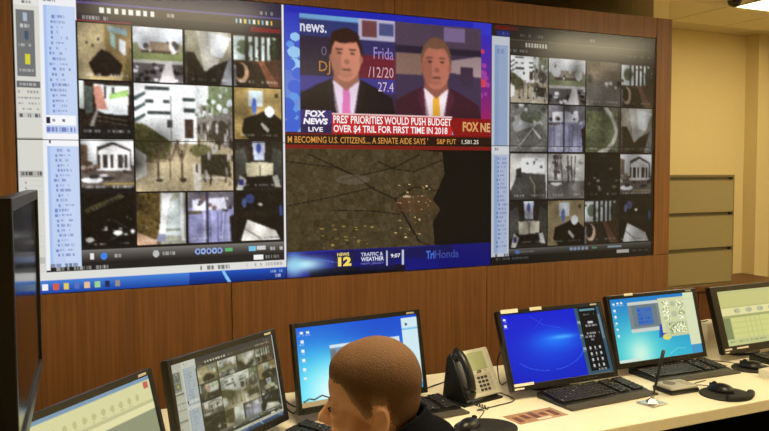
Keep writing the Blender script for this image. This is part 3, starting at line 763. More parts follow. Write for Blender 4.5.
# ------------------------------------------------------------------ desk
DZ = 0.74
dk = thing('control_desk', 'long cream laminate control desk with black panels beneath', 'desk', (0, 0, 0))
top_poly = [(4.75, -0.68), (-0.62, -0.68), (-0.62, -3.0), (0.12, -3.0), (0.30, -2.32), (1.22, -1.66), (1.42, -1.60), (4.75, -1.60)]
MB().prism(top_poly, DZ - .028, DZ, .003).build('desktop', DESK, dk)
eb = MB()
edge = [(0.12, -3.0), (0.30, -2.32), (1.22, -1.66), (1.42, -1.60), (4.75, -1.60)]
for (ax, ay), (bx, by) in zip(edge, edge[1:]):
    d = Vector((bx - ax, by - ay, 0)); L = d.length
    M = Matrix.Translation((ax, ay, 0)) @ Matrix.Rotation(math.atan2(d.y, d.x), 4, 'Z')
    eb.box(0, L, -.002, .03, DZ - .045, DZ - .002, .002, M)
eb.build('front_edge', DESKEDGE, dk)
pbox('back_panel', DARKPANEL, -0.60, 4.72, -0.72, -0.70, 0.0, DZ - .028, dk)
for x in (1.75, 3.25, 4.70):
    pbox('support_panel', DARKPANEL, x, x + .03, -1.52, -0.72, 0.0, DZ - .028, dk)
pbox('support_panel', DARKPANEL, -0.60, -0.57, -2.95, -0.72, 0.0, DZ - .028, dk)
pbox('support_panel', DARKPANEL, -0.57, 0.08, -2.98, -2.95, 0.0, DZ - .028, dk)

# ------------------------------------------------------------------ desktop screen pictures
def paint_sheet(nx=150, ny=92):
    p = Pic(nx, ny, (206, 206, 158)); p.rect(0, 0, 1, .035, (120, 150, 176)); p.rect(0, .035, 1, .30, (212, 210, 158)); p.rect(.94, .05, .985, .11, (190, 96, 84))
    for k in range(13):
        p.ell(.06 + k * .068, .17, .016, .03, (190, 184, 130)); p.words(.045 + k * .068, .21, .08 + k * .068, .02, (150, 150, 110), .8)
    p.rect(0, .24, 1, .27, (190, 188, 140)); p.rect(.0, .27, 1, .33, (222, 218, 168)); p.rect(.52, .33, 1, 1, (140, 146, 116)); p.rect(0, .33, .5, 1, (208, 206, 160)); p.rect(.3, .36, .45, .6, (170, 176, 130)); p.rect(.47, .33, .52, 1, (224, 220, 176))
    for k in range(7):
        p.rect(0, .4 + k * .08, .5, .407 + k * .08, (180, 180, 140))
    return p
def paint_table(nx=150, ny=92):
    p = Pic(nx, ny, (206, 206, 138)); p.rect(0, 0, 1, .05, (190, 190, 130)); p.rect(0, .05, 1, .3, (196, 194, 126)); p.rect(0, .3, 1, .46, (222, 218, 156)); p.rect(0, .30, 1, .31, (160, 158, 104))
    for k in range(5):
        p.ell(.25 + k * .18, .38, .05, .05, (186, 186, 150)); p.words(.22 + k * .18, .37, .3 + k * .18, .03, (140, 140, 120))
    p.rect(0, .46, 1, .5, (160, 164, 106)); p.rect(0, .5, .12, .88, (128, 138, 92)); p.rect(.12, .5, 1, .88, (204, 206, 132))
    for k in range(12):
        p.rect(.12 + k * .075, .5, .125 + k * .075, .88, (176, 180, 110))
    for k in range(7):
        p.rect(.12, .54 + k * .05, 1, .545 + k * .05, (190, 192, 120))
    p.rect(0, .88, 1, 1, (190, 196, 136)); p.words(.05, .92, .6, .03, (130, 136, 96))
    return p
def icons(p, x, y0, n, dy, c=(226, 240, 246)):
    for k in range(n):
        p.rect(x, y0 + k * dy, x + .025, y0 + k * dy + .035, c); p.words(x - .008, y0 + k * dy + .045, x + .035, .015, (206, 226, 240), .6)
def paint_cyan(nx=170, ny=104):
    p = Pic(nx, ny, (20, 110, 226)); p.vgrad((16, 84, 214), (30, 176, 236)); p.glow(.22, .85, .40, .62, (60, 232, 246), .95); p.glow(.28, .88, .26, .40, (232, 254, 254), 1.0); p.glow(.7, .1, .5, .25, (14, 70, 200), .7)
    icons(p, .03, .05, 6, .115); icons(p, .08, .05, 1, .1)
    p.rect(.25, .27, .83, .95, (226, 236, 240)); p.rect(.25, .27, .83, .31, (206, 226, 240)); p.rect(.25, .31, .62, .72, (120, 150, 176)); p.rect(.25, .33, .30, .72, (104, 116, 124)); p.rect(.36, .36, .58, .62, (36, 96, 190))
    for r in range(4):
        for c in range(5):
            p.ell(.385 + c * .043, .40 + r * .055, .014, .018, (64, 140, 220))
    p.rect(.86, .03, 1, .93, (206, 232, 240)); p.rect(.86, .17, 1, .2, (130, 200, 232)); p.ell(.9, .12, .012, .02, (90, 104, 110)); p.rect(.86, .93, 1, 1, (40, 150, 206))
    p.rect(0, .94, .3, 1, (180, 156, 110)); p.line([(.02, .93), (.06, .9), (.1, .92), (.16, .88), (.22, .93)], .008, (40, 34, 40))
    return p
def paint_blue(nx=170, ny=104):
    p = Pic(nx, ny, (4, 24, 196)); p.vgrad((6, 26, 206), (4, 30, 190)); p.glow(.48, .45, .26, .18, (20, 120, 246), .95); p.glow(.56, .40, .12, .03, (90, 190, 255), .8); p.glow(.4, .68, .3, .2, (10, 70, 226), .5)
    th = np.linspace(.2, 2.6, 26); p.line([(.4 + .36 * math.cos(t), .52 + .34 * math.sin(t)) for t in th], .004, (70, 140, 250), .55)
    p.line([(.28, .05), (.4, .2), (.56, .27)], .004, (64, 120, 250), .5); p.line([(.3, .24), (.4, .1)], .003, (50, 100, 240), .5)
    icons(p, .02, .05, 2, .09)
    p.rect(.735, 0, 1, 1, (52, 84, 104)); p.rect(.775, 0, .965, .96, (6, 8, 12)); p.rect(.79, .02, .95, .05, (96, 150, 160)); p.words(.82, .1, .93, .02, (150, 160, 160), .8); p.rect(.85, .22, .9, .25, (226, 226, 226), .9); p.words(.82, .27, .94, .025, (200, 200, 200), .9)
    p.words(.79, .38, .95, .03, (206, 206, 206)); p.words(.79, .43, .95, .03, (206, 206, 206)); p.words(.8, .48, .9, .03, (170, 170, 170))
    for r in range(4):
        for c in range(3):
            p.rect(.81 + c * .05, .60 + r * .085, .825 + c * .05, .64 + r * .085, (190, 196, 200)); p.words(.805 + c * .05, .645 + r * .085, .832 + c * .05, .012, (130, 136, 140))
    p.words(.83, .93, .94, .025, (206, 206, 206)); icons(p, .745, .2, 3, .2, (150, 170, 180)); p.rect(.97, .12, .99, .5, (104, 130, 146))
    return p
def paint_teal(nx=170, ny=104):
    p = Pic(nx, ny, (30, 150, 206)); p.vgrad((24, 120, 196), (40, 176, 206)); p.glow(.24, .84, .36, .5, (90, 216, 214), .95); p.glow(.26, .9, .14, .25, (214, 246, 226), .9)
    icons(p, .03, .06, 6, .1); icons(p, .08, .05, 1, .1); icons(p, .12, .05, 1, .1)
    p.rect(.20, .07, .56, .56, (196, 206, 200)); p.rect(.20, .12, .56, .5, (120, 132, 138)); p.rect(.24, .12, .53, .47, (104, 120, 130)); p.rect(.29, .17, .47, .45, (60, 110, 176))
    for r in range(4):
        p.words(.3, .2 + r * .065, .46, .03, (30, 80, 190), .9)
    p.poly([(.53, .5), (.6, .44), (.62, .7), (.5, .68)], (36, 110, 180)); p.rect(.53, .47, .64, .66, (24, 70, 170)); p.ell(.60, .68, .05, .05, (226, 214, 90))
    p.rect(.56, .05, .87, .62, (206, 212, 166)); p.rect(.6, .45, .87, .68, (196, 204, 160))
    for x0, y0, x1, y1 in ((.6, .1, .68, .42), (.78, .1, .86, .42), (.65, .46, .85, .65)):
        p.sub(x0, y0, x1, y1).noise(48, 2)
    p.ell(.73, .16, .03, .04, (176, 186, 150)); p.ell(.73, .33, .035, .05, (180, 190, 154)); p.rect(.87, 0, 1, .86, (214, 222, 184)); p.rect(.87, .86, 1, 1, (60, 150, 196)); p.rect(.87, .1, 1, .11, (190, 200, 160)); p.rect(.0, .96, .25, 1, (206, 226, 214)); p.line([(.6, .96), (.7, .88), (.8, .9)], .005, (150, 226, 226), .7)
    return p
def paint_copy(nx=170, ny=104):
    p = paint_left(nx, ny)
    g = p.a.mean(2, keepdims=True)
    tint = np.array((150, 156, 90.))
    p.a = np.clip((p.a * .7 + g * .3) * .66 + tint * .22, 0, 255)  # viewing-angle haze and green cast mixed into the picture colours
    return p

# ------------------------------------------------------------------ monitors
MW, MHH = 0.548, 0.326
def monitor(label, x, y, yaw, tilt, zb, pic, w=MW, h=MHH, bz=(.016, .016, .018, .024), off=False, base=True, z0=DZ, logo=True, stickers=(), pole=None):
    t = thing('monitor', label, 'monitor', (x, y, z0), R(yaw), 'desk monitors')
    # panel frame: local x right, -y front, tilted back by tilt
    M = Matrix.Translation((0, 0, zb - z0)) @ Matrix.Rotation(-R(tilt), 4, 'X')
    l, r_, tp, bt = bz
    f = MB()
    f.box(-w / 2, -w / 2 + l, 0, .022, 0, h, .002, M); f.box(w / 2 - r_, w / 2, 0, .022, 0, h, .002, M)
    f.box(-w / 2 + l, w / 2 - r_, 0, .022, h - tp, h, .002, M); f.box(-w / 2 + l, w / 2 - r_, 0, .022, 0, bt, .002, M)
    fr = f.build('bezel', SATIN, t)
    hb = MB(); hb.box(-w / 2 + .004, w / 2 - .004, .012, .034, .004, h - .004, .004, M)
    hb.box(-w * .34, w * .34, .03, .058, h * .16, h * .84, .012, M)
    hb.build('rear_housing', BLACK, t)
    iw, ih = w - l - r_, h - tp - bt
    P0 = M @ Vector((-w / 2 + l, .006, h - tp)); P1 = M @ Vector((w / 2 - r_, .006, h - tp)); P2 = M @ Vector((-w / 2 + l, .006, bt))
    if off:
        s = MB(); s.box(-w / 2 + l, w / 2 - r_, .004, .012, bt, h - tp, 0, M); s.build('screen', GLASSOFF, t)
    else:
        color_grid('screen', pic, P0, P1 - P0, P2 - P0, t)
    if logo:
        MB().box(w / 2 - .065, w / 2 - .03, -.0008, .001, h - tp * .75, h - tp * .35, 0, M).build('maker_mark', KEYLT, fr)
    for a in stickers:
        MB().box(a[0], a[1], -.0012, .001, a[2], a[3], 0, M).build('sticker', STICKER, fr)
    b5 = MB()
    for k in range(6):
        b5.box(.04 + k * .022, .048 + k * .022, -.001, .001, bt * .35, bt * .55, 0, M)
    if not off:
        b5.build('button_row', mat('button_grey', s3(70, 66, 60), 0.4), fr)
    if pole is None:
        c = M @ Vector((0, .05, h * .42))
        nk = MB(); nk.tube([(0, c.y + .015, .012), (0, c.y + .02, c.z * .5), (0, c.y + .012, c.z + .02)], [.026, .024, .022], 12)
        nk.box(-.05, .05, c.y - .012, c.y + .02, c.z - .05, c.z + .05, .006)
        nk.build('stand_neck', BLACK, t)
        MB().prism([(.11 * math.cos(a), c.y + .04 + .07 * math.sin(a)) for a in np.linspace(0, 2 * math.pi, 25)[:-1]], 0, .012, .004).build('stand_base', BLACK, t)
    else:
        c = M @ Vector((0, .058, h * .5))
        nk = MB(); nk.cone((0, c.y + .10, .01), (0, c.y + .10, c.z + .05), .018, .018, 16); nk.build('pole', BLACK, t)
        ar = MB(); ar.box(-.02, .02, c.y - .005, c.y + .11, c.z - .02, c.z + .02, .004); ar.box(-.05, .05, c.y - .006, c.y + .004, c.z - .05, c.z + .05, .002); ar.build('mount_arm', BLACK, t)
        MB().cone((0, c.y + .10, 0), (0, c.y + .10, .012), .075, .07, 24).build('stand_base', BLACK, t)
    return t

m1 = monitor('tall dark switched-off monitor at the left edge, seen nearly edge-on', 0.053, -2.30, 86.8, 0, 1.256, None, .60, .365, off=True, pole=True, logo=False)
m2 = monitor('monitor with a pale yellow toolbar and grey sheet, lower left beside the dark monitor', .225, -1.675, 46, 14, .775, paint_sheet())
m3 = monitor('monitor repeating the camera grid, between the sheet monitor and the seated man', .652, -1.290, 36.7, 10.3, .78, paint_copy(), .53)
m4 = monitor('monitor with a bright cyan desktop behind the seated man\'s head', 1.187, -1.080, 6.5, 10.6, .78, paint_cyan(), .562, .330)
m5 = monitor('monitor with a deep blue desktop and black phone dialler window', 2.042, -1.190, 0.9, 20.9, .78, paint_blue(), stickers=((-.255, -.17, MHH - .012, MHH + .004), (-.11, -.05, MHH - .010, MHH + .004), (-.262, -.165, .018, .029), (-.262, -.215, .005, .012)))
m6 = monitor('monitor with a teal desktop and open grey windows, right of the dialler monitor', 2.660, -1.100, 0.9, 14.7, .78, paint_teal(), stickers=((-.17, -.12, MHH - .008, MHH + .004),))
m7 = monitor('monitor with a pale green table, cut by the right edge', 3.300, -1.105, 1.5, 17.0, .78, paint_table(), bz=(.045, .045, .026, .036), stickers=((-.262, -.215, .018, .026), (-.262, -.235, .006, .012), (-.18, -.10, .018, .026)))

def cable(parent, pts, r=.0028, name='cable'):
    """points in world space, stored in the parent's own frame"""
    mw = Matrix.Translation(parent.location) @ Matrix.Rotation(parent.rotation_euler.z, 4, 'Z')
    inv = mw.inverted()
    return MB().tube([inv @ Vector((p.x, p.y, max(p.z, DZ + r + .001))) for p in arc(pts)], r, 6).build(name, BLACK, parent, True)
cable(m3, [(.80, -1.10, .95), (.90, -.98, .80), (.97, -.92, .75), (1.00, -.86, .746), (1.01, -.76, .745)])
cable(m3, [(.79, -1.09, .92), (.93, -.97, .745), (1.02, -.86, .745), (1.12, -.80, .745)])
cable(m4, [(1.30, -.98, .86), (1.48, -.92, .76), (1.60, -.86, .745), (1.72, -.80, .745), (1.80, -.74, .745)])
cable(m5, [(1.88, -1.02, .95), (1.815, -1.02, .88), (1.815, -1.02, .80), (1.86, -.98, .745), (1.97, -.90, .745)])
cable(m2, [(.40, -1.40, .85), (.46, -1.25, .75), (.52, -1.12, .745), (.60, -1.05, .745)])
cable(m7, [(3.06, -.98, .92), (2.99, -.95, .90), (2.96, -.93, .84), (3.02, -.9, .78), (3.1, -.88, .745)])

# ------------------------------------------------------------------ keyboards
KB_W, KB_D = .46, .165
def kb_meshes():
    b = MB()
    prof = [(-KB_D / 2, .0), (-KB_D / 2, .009), (-KB_D / 2 + .018, .014), (KB_D / 2 - .01, .026), (KB_D / 2, .022), (KB_D / 2, 0)]
    t = bmesh.new()
    a = [t.verts.new((-KB_W / 2, y, z)) for y, z in prof]; c = [t.verts.new((KB_W / 2, y, z)) for y, z in prof]
    t.faces.new(a); t.faces.new(c[::-1])
    for k in range(len(prof)):
        t.faces.new((a[k], c[k], c[(k + 1) % len(prof)], a[(k + 1) % len(prof)]))
    bmesh.ops.recalc_face_normals(t, faces=list(t.faces))
    bmesh.ops.bevel(t, geom=list(t.edges), offset=.003, segments=1, affect='EDGES')
    b._merge(t)
    base = bpy.data.meshes.new('keyboard_base'); b.bm.to_mesh(base); b.bm.free()
    k = MB(); lt = MB()
    sl = math.atan2(.012, .137)
    M0 = Matrix.Translation((0, -KB_D / 2 + .016, .0145)) @ Matrix.Rotation(sl, 4, 'X')
    for row in range(6):
        y0 = .004 + row * .0225
        for col in range(23):
            if col in (15, 19):
                continue
            x0 = -KB_W / 2 + .012 + col * .019
            if row == 0 and 3 < col < 10:
                continue
            k.box(x0, x0 + .0165, y0, y0 + .019, 0, .007, .0022, M0, 1)
            if (row * 7 + col * 5) % 17 == 0:
                lt.box(x0 + .005, x0 + .011, y0 + .008, y0 + .013, .0068, .0075, 0, M0)
    k.box(-KB_W / 2 + .012 + 4 * .019, -KB_W / 2 + .009 + 10 * .019, .004, .023, 0, .007, .002, M0, 1)
    lt.box(-.10, -.02, .138, .142, .0, .004, 0, M0)
    ks = bpy.data.meshes.new('keys'); k.bm.to_mesh(ks); k.bm.free()
    pr = bpy.data.meshes.new('key_print'); lt.bm.to_mesh(pr); lt.bm.free()
    r = MB().box(-KB_W / 2, KB_W / 2, -KB_D / 2 - .048, -KB_D / 2 + .002, 0, .010, .004)
    rs = bpy.data.meshes.new('palm_rest'); r.bm.to_mesh(rs); r.bm.free()
    for me, m in ((base, BLACK), (ks, KEYM), (pr, KEYLT), (rs, RESTM)):
        me.materials.append(m)
    return base, ks, pr, rs
KBM = kb_meshes()
def keyboard(label, x, y, yaw):
    t = thing('keyboard', label, 'keyboard', (x, y, DZ), R(yaw), 'desk keyboards')
    for nm, me in zip(('body', 'keys', 'key_print', 'palm_rest'), KBM):
        o = bpy.data.objects.new(nm, me); COL.objects.link(o); o.parent = t
        if nm in ('keys', 'key_print'):
            o['kind'] = 'stuff'
    return t
k3 = keyboard('black keyboard in front of the monitor repeating the camera grid', .795, -1.315, 36.7)
k4 = keyboard('black keyboard in front of the cyan desktop monitor, right of the man\'s head', 1.300, -1.135, 4)
k5 = keyboard('black keyboard in front of the deep blue dialler monitor', 2.125, -1.252, 3)
k6 = keyboard('black keyboard in front of the teal desktop monitor, behind the grey desk box', 2.715, -1.143, -1)
k7 = keyboard('black keyboard in front of the pale green table monitor at the right edge', 3.420, -1.185, 3)

# ------------------------------------------------------------------ mice and mouse pads
def mouse(label, x, y, yaw, z, tail):
    t = thing('computer_mouse', label, 'mouse', (x, y, z), R(yaw), 'computer mice')
    b = MB()
    tm = bmesh.new(); bmesh.ops.create_uvsphere(tm, u_segments=24, v_segments=14, radius=1.0)
    for v in tm.verts:
        x_, y_, z_ = v.co
        z_ = max(z_, -.05)
        v.co = Vector((x_ * (.033 - .004 * y_), y_ * .058, (z_ + .05) * (.031 - .007 * y_)))
    b._merge(tm)
    sh = b.build('shell', BLACK, t, True)
    MB().cone((-.004, .028, .024), (.004, .028, .024), .010, .011, 16).build('scroll_wheel', RUBBER, t)
    MB().box(-.001, .001, .012, .050, .014, .0255).build('button_split', RUBBER, t)
    cable(t, tail, .002)
    return t
def pad(label, x, y, yaw, rx, ry, rest=True):
    t = thing('mouse_pad', label, 'mouse pad', (x, y, DZ), R(yaw), 'black mouse pads')
    MB().prism([(rx * math.cos(a), ry * math.sin(a)) for a in np.linspace(0, 2 * math.pi, 37)[:-1]], 0, .005, .0015).build('pad', RUBBER, t)
    if rest:
        q = MB()
        q.tube(arc([(-.075, -ry * .62, .0168), (-.03, -ry * .86, .0168), (.03, -ry * .86, .0168), (.075, -ry * .62, .0168)], 6), .016, 12, Matrix.Diagonal((1, 1, .8, 1)))
        q.build('wrist_rest', RUBBER, t, True)
    return t
pad('oval black mouse pad with a wrist rest near the front edge of the desk, right', 2.612, -1.482, 6, .105, .100)
mouse('black mouse on the oval pad near the front edge, right', 2.622, -1.448, 12, DZ + .006, [(2.612, -1.392, DZ + .014), (2.605, -1.36, DZ + .010), (2.60, -1.335, DZ + .004), (2.62, -1.315, DZ + .004), (2.70, -1.300, DZ + .004)])
pad('black mouse pad left of the white book at the right edge', 3.062, -1.235, 10, .095, .085, False)
mouse('black mouse below the left corner of the pale green table monitor', 3.058, -1.235, 25, DZ + .006, [(3.034, -1.183, DZ + .014), (3.01, -1.12, DZ + .012), (2.985, -1.02, DZ + .004), (3.03, -.95, DZ + .004)])
pad('black mouse pad with a thick wrist rest in front of the desk phone', 1.505, -1.412, -14, .115, .10)
mouse('black mouse on the pad between the man\'s shoulder and the desk phone', 1.455, -1.385, -62, DZ + .006, [(1.507, -1.357, DZ + .014), (1.555, -1.32, DZ + .03), (1.58, -1.235, DZ + .006), (1.68, -1.215, DZ + .004), (1.785, -1.18, DZ + .004), (1.79, -1.07, DZ + .004), (1.775, -.93, DZ + .004)])

# ------------------------------------------------------------------ desk phone
ph = thing('desk_phone', 'grey office desk phone with black handset and small display', 'phone', (1.655, -1.085, DZ), R(13))
# wedge body: face leans back; local frame of the face
FA = math.radians(62)
FM = Matrix.Translation((0, -.045, .022)) @ Matrix.Rotation(FA, 4, 'X')     # face x right, y up the face, z out of the face
wb = MB()
t = bmesh.new()
pf = [(-.055, .0), (-.055, .018), (.035, .182), (.055, .182), (.085, .0)]
a = [t.verts.new((-.10, y, z)) for y, z in pf]; c = [t.verts.new((.085, y, z)) for y, z in pf]
t.faces.new(a); t.faces.new(c[::-1])
for k in range(5):
    t.faces.new((a[k], c[k], c[(k + 1) % 5], a[(k + 1) % 5]))
bmesh.ops.recalc_face_normals(t, faces=list(t.faces)); bmesh.ops.bevel(t, geom=list(t.edges), offset=.006, segments=2, affect='EDGES')
wb._merge(t); wb.build('stand', BLACK, ph)
MB().prism([(-.115, -.065), (.10, -.065), (.10, .095), (-.115, .095)], 0, .008, .003).build('foot', BLACK, ph)
fc = MB().box(-.048, .104, -.006, .188, -.004, .012, .006, FM).build('faceplate', PHONEFACE, ph)
MB().box(-.032, .070, .100, .174, .010, .0135, .002, FM).build('display', LCD, fc)
MB().box(-.032, .075, .010, .085, .0105, .0125, .001, FM).build('keypad_field', GREYPL, fc)
for r_ in range(4):
    for c_ in range(3):
        MB().box(-.005 + c_ * .020, .010 + c_ * .020, .014 + r_ * .0165, .025 + r_ * .0165, .011, .0155, .002, FM, 1).build('key', KEYM, fc)
for r_ in range(3):
    MB().box(-.031, -.014, .016 + r_ * .02, .026 + r_ * .02, .011, .014, .001, FM, 1).build('key', KEYLT, fc)
    MB().box(.060, .074, .016 + r_ * .02, .026 + r_ * .02, .011, .014, .001, FM, 1).build('key', KEYLT, fc)
MB().box(.000, .028, .088, .100, .011, .0145, .003, FM).build('navigation_key', SILVER, fc)
for x_ in (-.028, .045):
    MB().box(x_, x_ + .016, .089, .098, .011, .0135, .002, FM).build('key', KEYLT, fc)
hsx = -.075
hp = [FM @ Vector((hsx, y, z)) for y, z in ((.004, .020), (.02, .036), (.06, .050), (.10, .053), (.14, .050), (.175, .036), (.190, .020))]
hm = MB().tube(arc(hp, 5), .0165, 14)
hm.ell(FM @ Vector((hsx, .170, .020)), (.025, .022, .022), u=16); hm.ell(FM @ Vector((hsx, .018, .020)), (.025, .022, .022), u=16)
hm.box(hsx - .024, hsx + .024, -.004, .19, -.004, .014, .008, FM)
hd = hm.build('handset', BLACK, ph, True)
cp = [(hsx - .006 + .006 * math.cos(k * 1.1), -.07 - .0025 * k + .004 * math.sin(k * 1.1), .016 + .006 * math.sin(k * 1.1)) for k in range(36)]
MB().tube(cp, .0022, 6).build('coiled_cord', BLACK, hd, True)

# ------------------------------------------------------------------ small desk items
card = thing('printed_card', 'brown printed card lying on the desk in front of the dialler keyboard', 'card', (1.750, -1.372, DZ), R(4))
MB().box(-.115, .115, -.052, .052, 0, .0012).build('sheet', mat('card_print', s3(176, 138, 104), 0.6, var=0.3, scale=25), card)
pr = MB()
for k in range(5):
    pr.box(-.10 + k * .042, -.075 + k * .042, -.035 + (k % 2) * .02, .02 + (k % 3) * .01, .0012, .0016)
pr.build('print_marks', mat('card_dark_print', s3(110, 70, 52), 0.6, var=0.3, scale=40), card)
MB().box(-.02, .045, -.046, -.028, .0012, .0018).build('print_patch', STICKER, card)

pen = thing('desk_pen', 'black desk pen leaning upright in a small silver base', 'pen', (2.252, -1.446, DZ), R(8))
MB().prism([(-.045, -.04), (.045, -.04), (.045, .04), (-.045, .04)], 0, .006, .002).build('base', SILVER, pen)
q = MB(); q.cone((0, 0, .005), (0, 0, .022), .032, .012, 4); q.cone((0, 0, .02), (.005, 0, .034), .008, .007, 14); q.build('socket', SILVER, pen)
MB().tube([(.004, 0, .026), (.022, 0, .08), (.048, 0, .155), (.064, 0, .200), (.066, 0, .206)], [.0035, .0048, .0068, .0072, .004], 12).build('pen_barrel', BLACK, pen, True)

gb = thing('desk_intercom', 'flat grey box with a dark base between the pen and the teal desktop monitor', 'speakerphone', (2.472, -1.352, DZ), R(-2))
MB().box(-.075, .075, -.056, .056, 0, .020, .008).build('base', BLACK, gb)
tp = MB().box(-.071, .071, -.052, .052, .016, .032, .010, seg=3).build('top_cover', GREYPL, gb)
MB().prism([(.026 * math.cos(a) - .025, .026 * math.sin(a) + .012) for a in np.linspace(0, 2 * math.pi, 25)[:-1]], .031, .0335).build('speaker_grille', mat('grille', s3(110, 104, 92), 0.6, var=0.2, scale=400), tp)
for k in range(3):
    MB().box(.02, .05, -.045 + k * .026, -.03 + k * .026, .031, .035, .002).build('button', KEYLT, tp)

wbx = thing('small_box', 'small white box standing on the desk between the teal and pale green monitors', 'box', (3.270, -.790, DZ), R(12))
MB().box(-.06, .06, -.035, .035, 0, .125, .003).build('carton', PAPER, wbx)
MB().box(-.0605, .0605, -.0355, .0355, .095, .1255, .003).build('lid', WHITEPL, wbx)
bk = thing('book', 'white book lying on the desk at the right edge', 'book', (3.090, -1.408, DZ), R(3))
MB().box(-.105, .105, -.075, .075, 0, .003, .001).build('cover', WHITEPL, bk); MB().box(-.105, .105, -.075, .075, .029, .032, .001).build('cover', WHITEPL, bk)
MB().box(-.103, .101, -.072, .072, .003, .029).build('pages', PAPER, bk); MB().box(-.107, -.103, -.075, .075, 0, .032).build('spine', WHITEPL, bk)

# ------------------------------------------------------------------ file cabinet on the wooden counter
CH = 0.70
cr = thing('wooden_counter', 'brown wooden counter under the beige file cabinet by the cream wall', 'counter', (5.0, 1.10, 0))
MB().box(-1.08, 1.08, -.25, .27, CH - .03, CH, .002).build('top', COUNTER, cr)
MB().box(-1.05, 1.05, -.21, .26, .06, CH - .03).build('body', COUNTER, cr)
MB().box(-1.05, 1.05, -.17, .26, 0, .06).build('plinth', DARKPANEL, cr)
for k in range(4):
    d = MB().box(-1.04 + k * .522, -.525 + k * .522, -.228, -.21, .075, CH - .045, .002).build('door', COUNTER, cr)
    MB().box(-.60 + k * .522, -.59 + k * .522, -.245, -.228, .45, .56, .002).build('handle', SILVER, d)
fx0, fx1, fy0, fy1, fh = 4.36, 5.445, .925, 1.36, .925
fcab = thing('file_cabinet', 'beige steel file cabinet of three wide drawers against the cream wall', 'cabinet', ((fx0 + fx1) / 2, fy0, CH))
hw = (fx1 - fx0) / 2
cb = MB(); cb.box(-hw, hw, .02, fy1 - fy0, 0, fh, .002); cb.box(-hw, hw, 0.0, .02, fh - .018, fh); cb.box(-hw, -hw + .016, 0, .02, 0, fh - .018); cb.box(hw - .016, hw, 0, .02, 0, fh - .018); cb.box(-hw + .016, hw - .016, 0, .02, 0, .02)
cb.build('body', STEELD, fcab)
for k in range(3):
    z0 = .024 + k * .2955; z1 = z0 + .287
    dr = MB().box(-hw + .018, hw - .018, -.004, .018, z0, z1 - .020, .002).build('drawer', STEEL, fcab)
    q = MB(); q.box(-hw + .018, hw - .018, .010, .0185, z1 - .020, z1 + .004); q.build('finger_pull', SHADOWGAP, dr)
    MB().box(-hw + .018, hw - .018, -.006, .003, z1 - .024, z1 - .018, .001).build('pull_lip', STEELD, dr)
    MB().cone((hw - .045, -.006, z1 - .006), (hw - .045, .012, z1 - .006), .012, .012, 14).build('lock', DARKPANEL, dr)

# ------------------------------------------------------------------ office chair
F = Vector((-0.895, 0.446, 0)).normalized()          # the way the man faces
Lf = Vector((-F.y, F.x, 0))                           # his left hand side
U3 = Vector((0, 0, 1))
HO = Vector((0.668, -2.316, 1.180))                   # middle of his head at ear height
HIP = HO - F * .26; HIP.z = .56
ch = thing('office_chair', 'black office chair under the seated man', 'chair', (HIP.x, HIP.y, 0), math.atan2(F.y, F.x))
MB().box(-.24, .26, -.25, .25, .39, .462, .03, seg=3).build('seat', CHAIRF, ch, True)
q = MB(); q.box(-.30, -.25, -.22, .22, .56, .95, .022, Matrix.Translation((-.02, 0, 0)) @ Matrix.Rotation(R(-4), 4, 'Y'), 3); q.build('backrest', CHAIRF, ch, True)
MB().tube(arc([(-.1, 0, .395), (-.28, 0, .40), (-.33, 0, .50), (-.345, 0, .70)], 6), .018, 10).build('back_support', BLACK, ch, True)
MB().cone((0, 0, .10), (0, 0, .40), .03, .025, 16).build('gas_column', BLACK, ch)
for k in range(5):
    a = R(72 * k + 20)
    d = Vector((math.cos(a), math.sin(a), 0))
    lg = MB().tube([d * .02 + U3 * .115, d * .29 + U3 * .075], [.028, .018], 10).build('leg', BLACK, ch)
    MB().cone(d * .29 + Vector((-d.y, d.x, 0)) * .012 + U3 * .030, d * .29 - Vector((-d.y, d.x, 0)) * .012 + U3 * .030, .03, .03, 16).build('caster', BLACK, lg)

# ------------------------------------------------------------------ the seated man
def remesh(mb, voxel, smooth=4):
    me = bpy.data.meshes.new('rm'); mb.bm.to_mesh(me); mb.bm.free()
    o = bpy.data.objects.new('rm', me); COL.objects.link(o)
    md = o.modifiers.new('r', 'REMESH'); md.mode = 'VOXEL'; md.voxel_size = voxel
    if smooth:
        sm = o.modifiers.new('s', 'SMOOTH'); sm.factor = .5; sm.iterations = smooth
    dg = bpy.context.evaluated_depsgraph_get()
    out = bpy.data.meshes.new_from_object(o.evaluated_get(dg))
    bpy.data.objects.remove(o); bpy.data.meshes.remove(me)
    out.polygons.foreach_set('use_smooth', [True] * len(out.polygons))
    return out

man_o = thing('person', 'seated man with short cropped brown hair in a dark jacket, facing left', 'person', (HIP.x, HIP.y, 0))
B0 = Vector((HIP.x, HIP.y, 0))
HP = R(3)                                             # head bowed a little
hF = F * math.cos(HP) - U3 * math.sin(HP)
hU = U3 * math.cos(HP) + F * math.sin(HP)
HR = Matrix((hF, Lf, hU)).transposed()
HS = 0.93
def H(x, y, z):
    return HO + (HR @ Vector((x, y, z))) * HS - B0
def Bp(f, l, z):
    """body point: forward, left from the head axis, absolute height"""
    return Vector((HO.x, HO.y, 0)) + F * f + Lf * l + U3 * z - B0

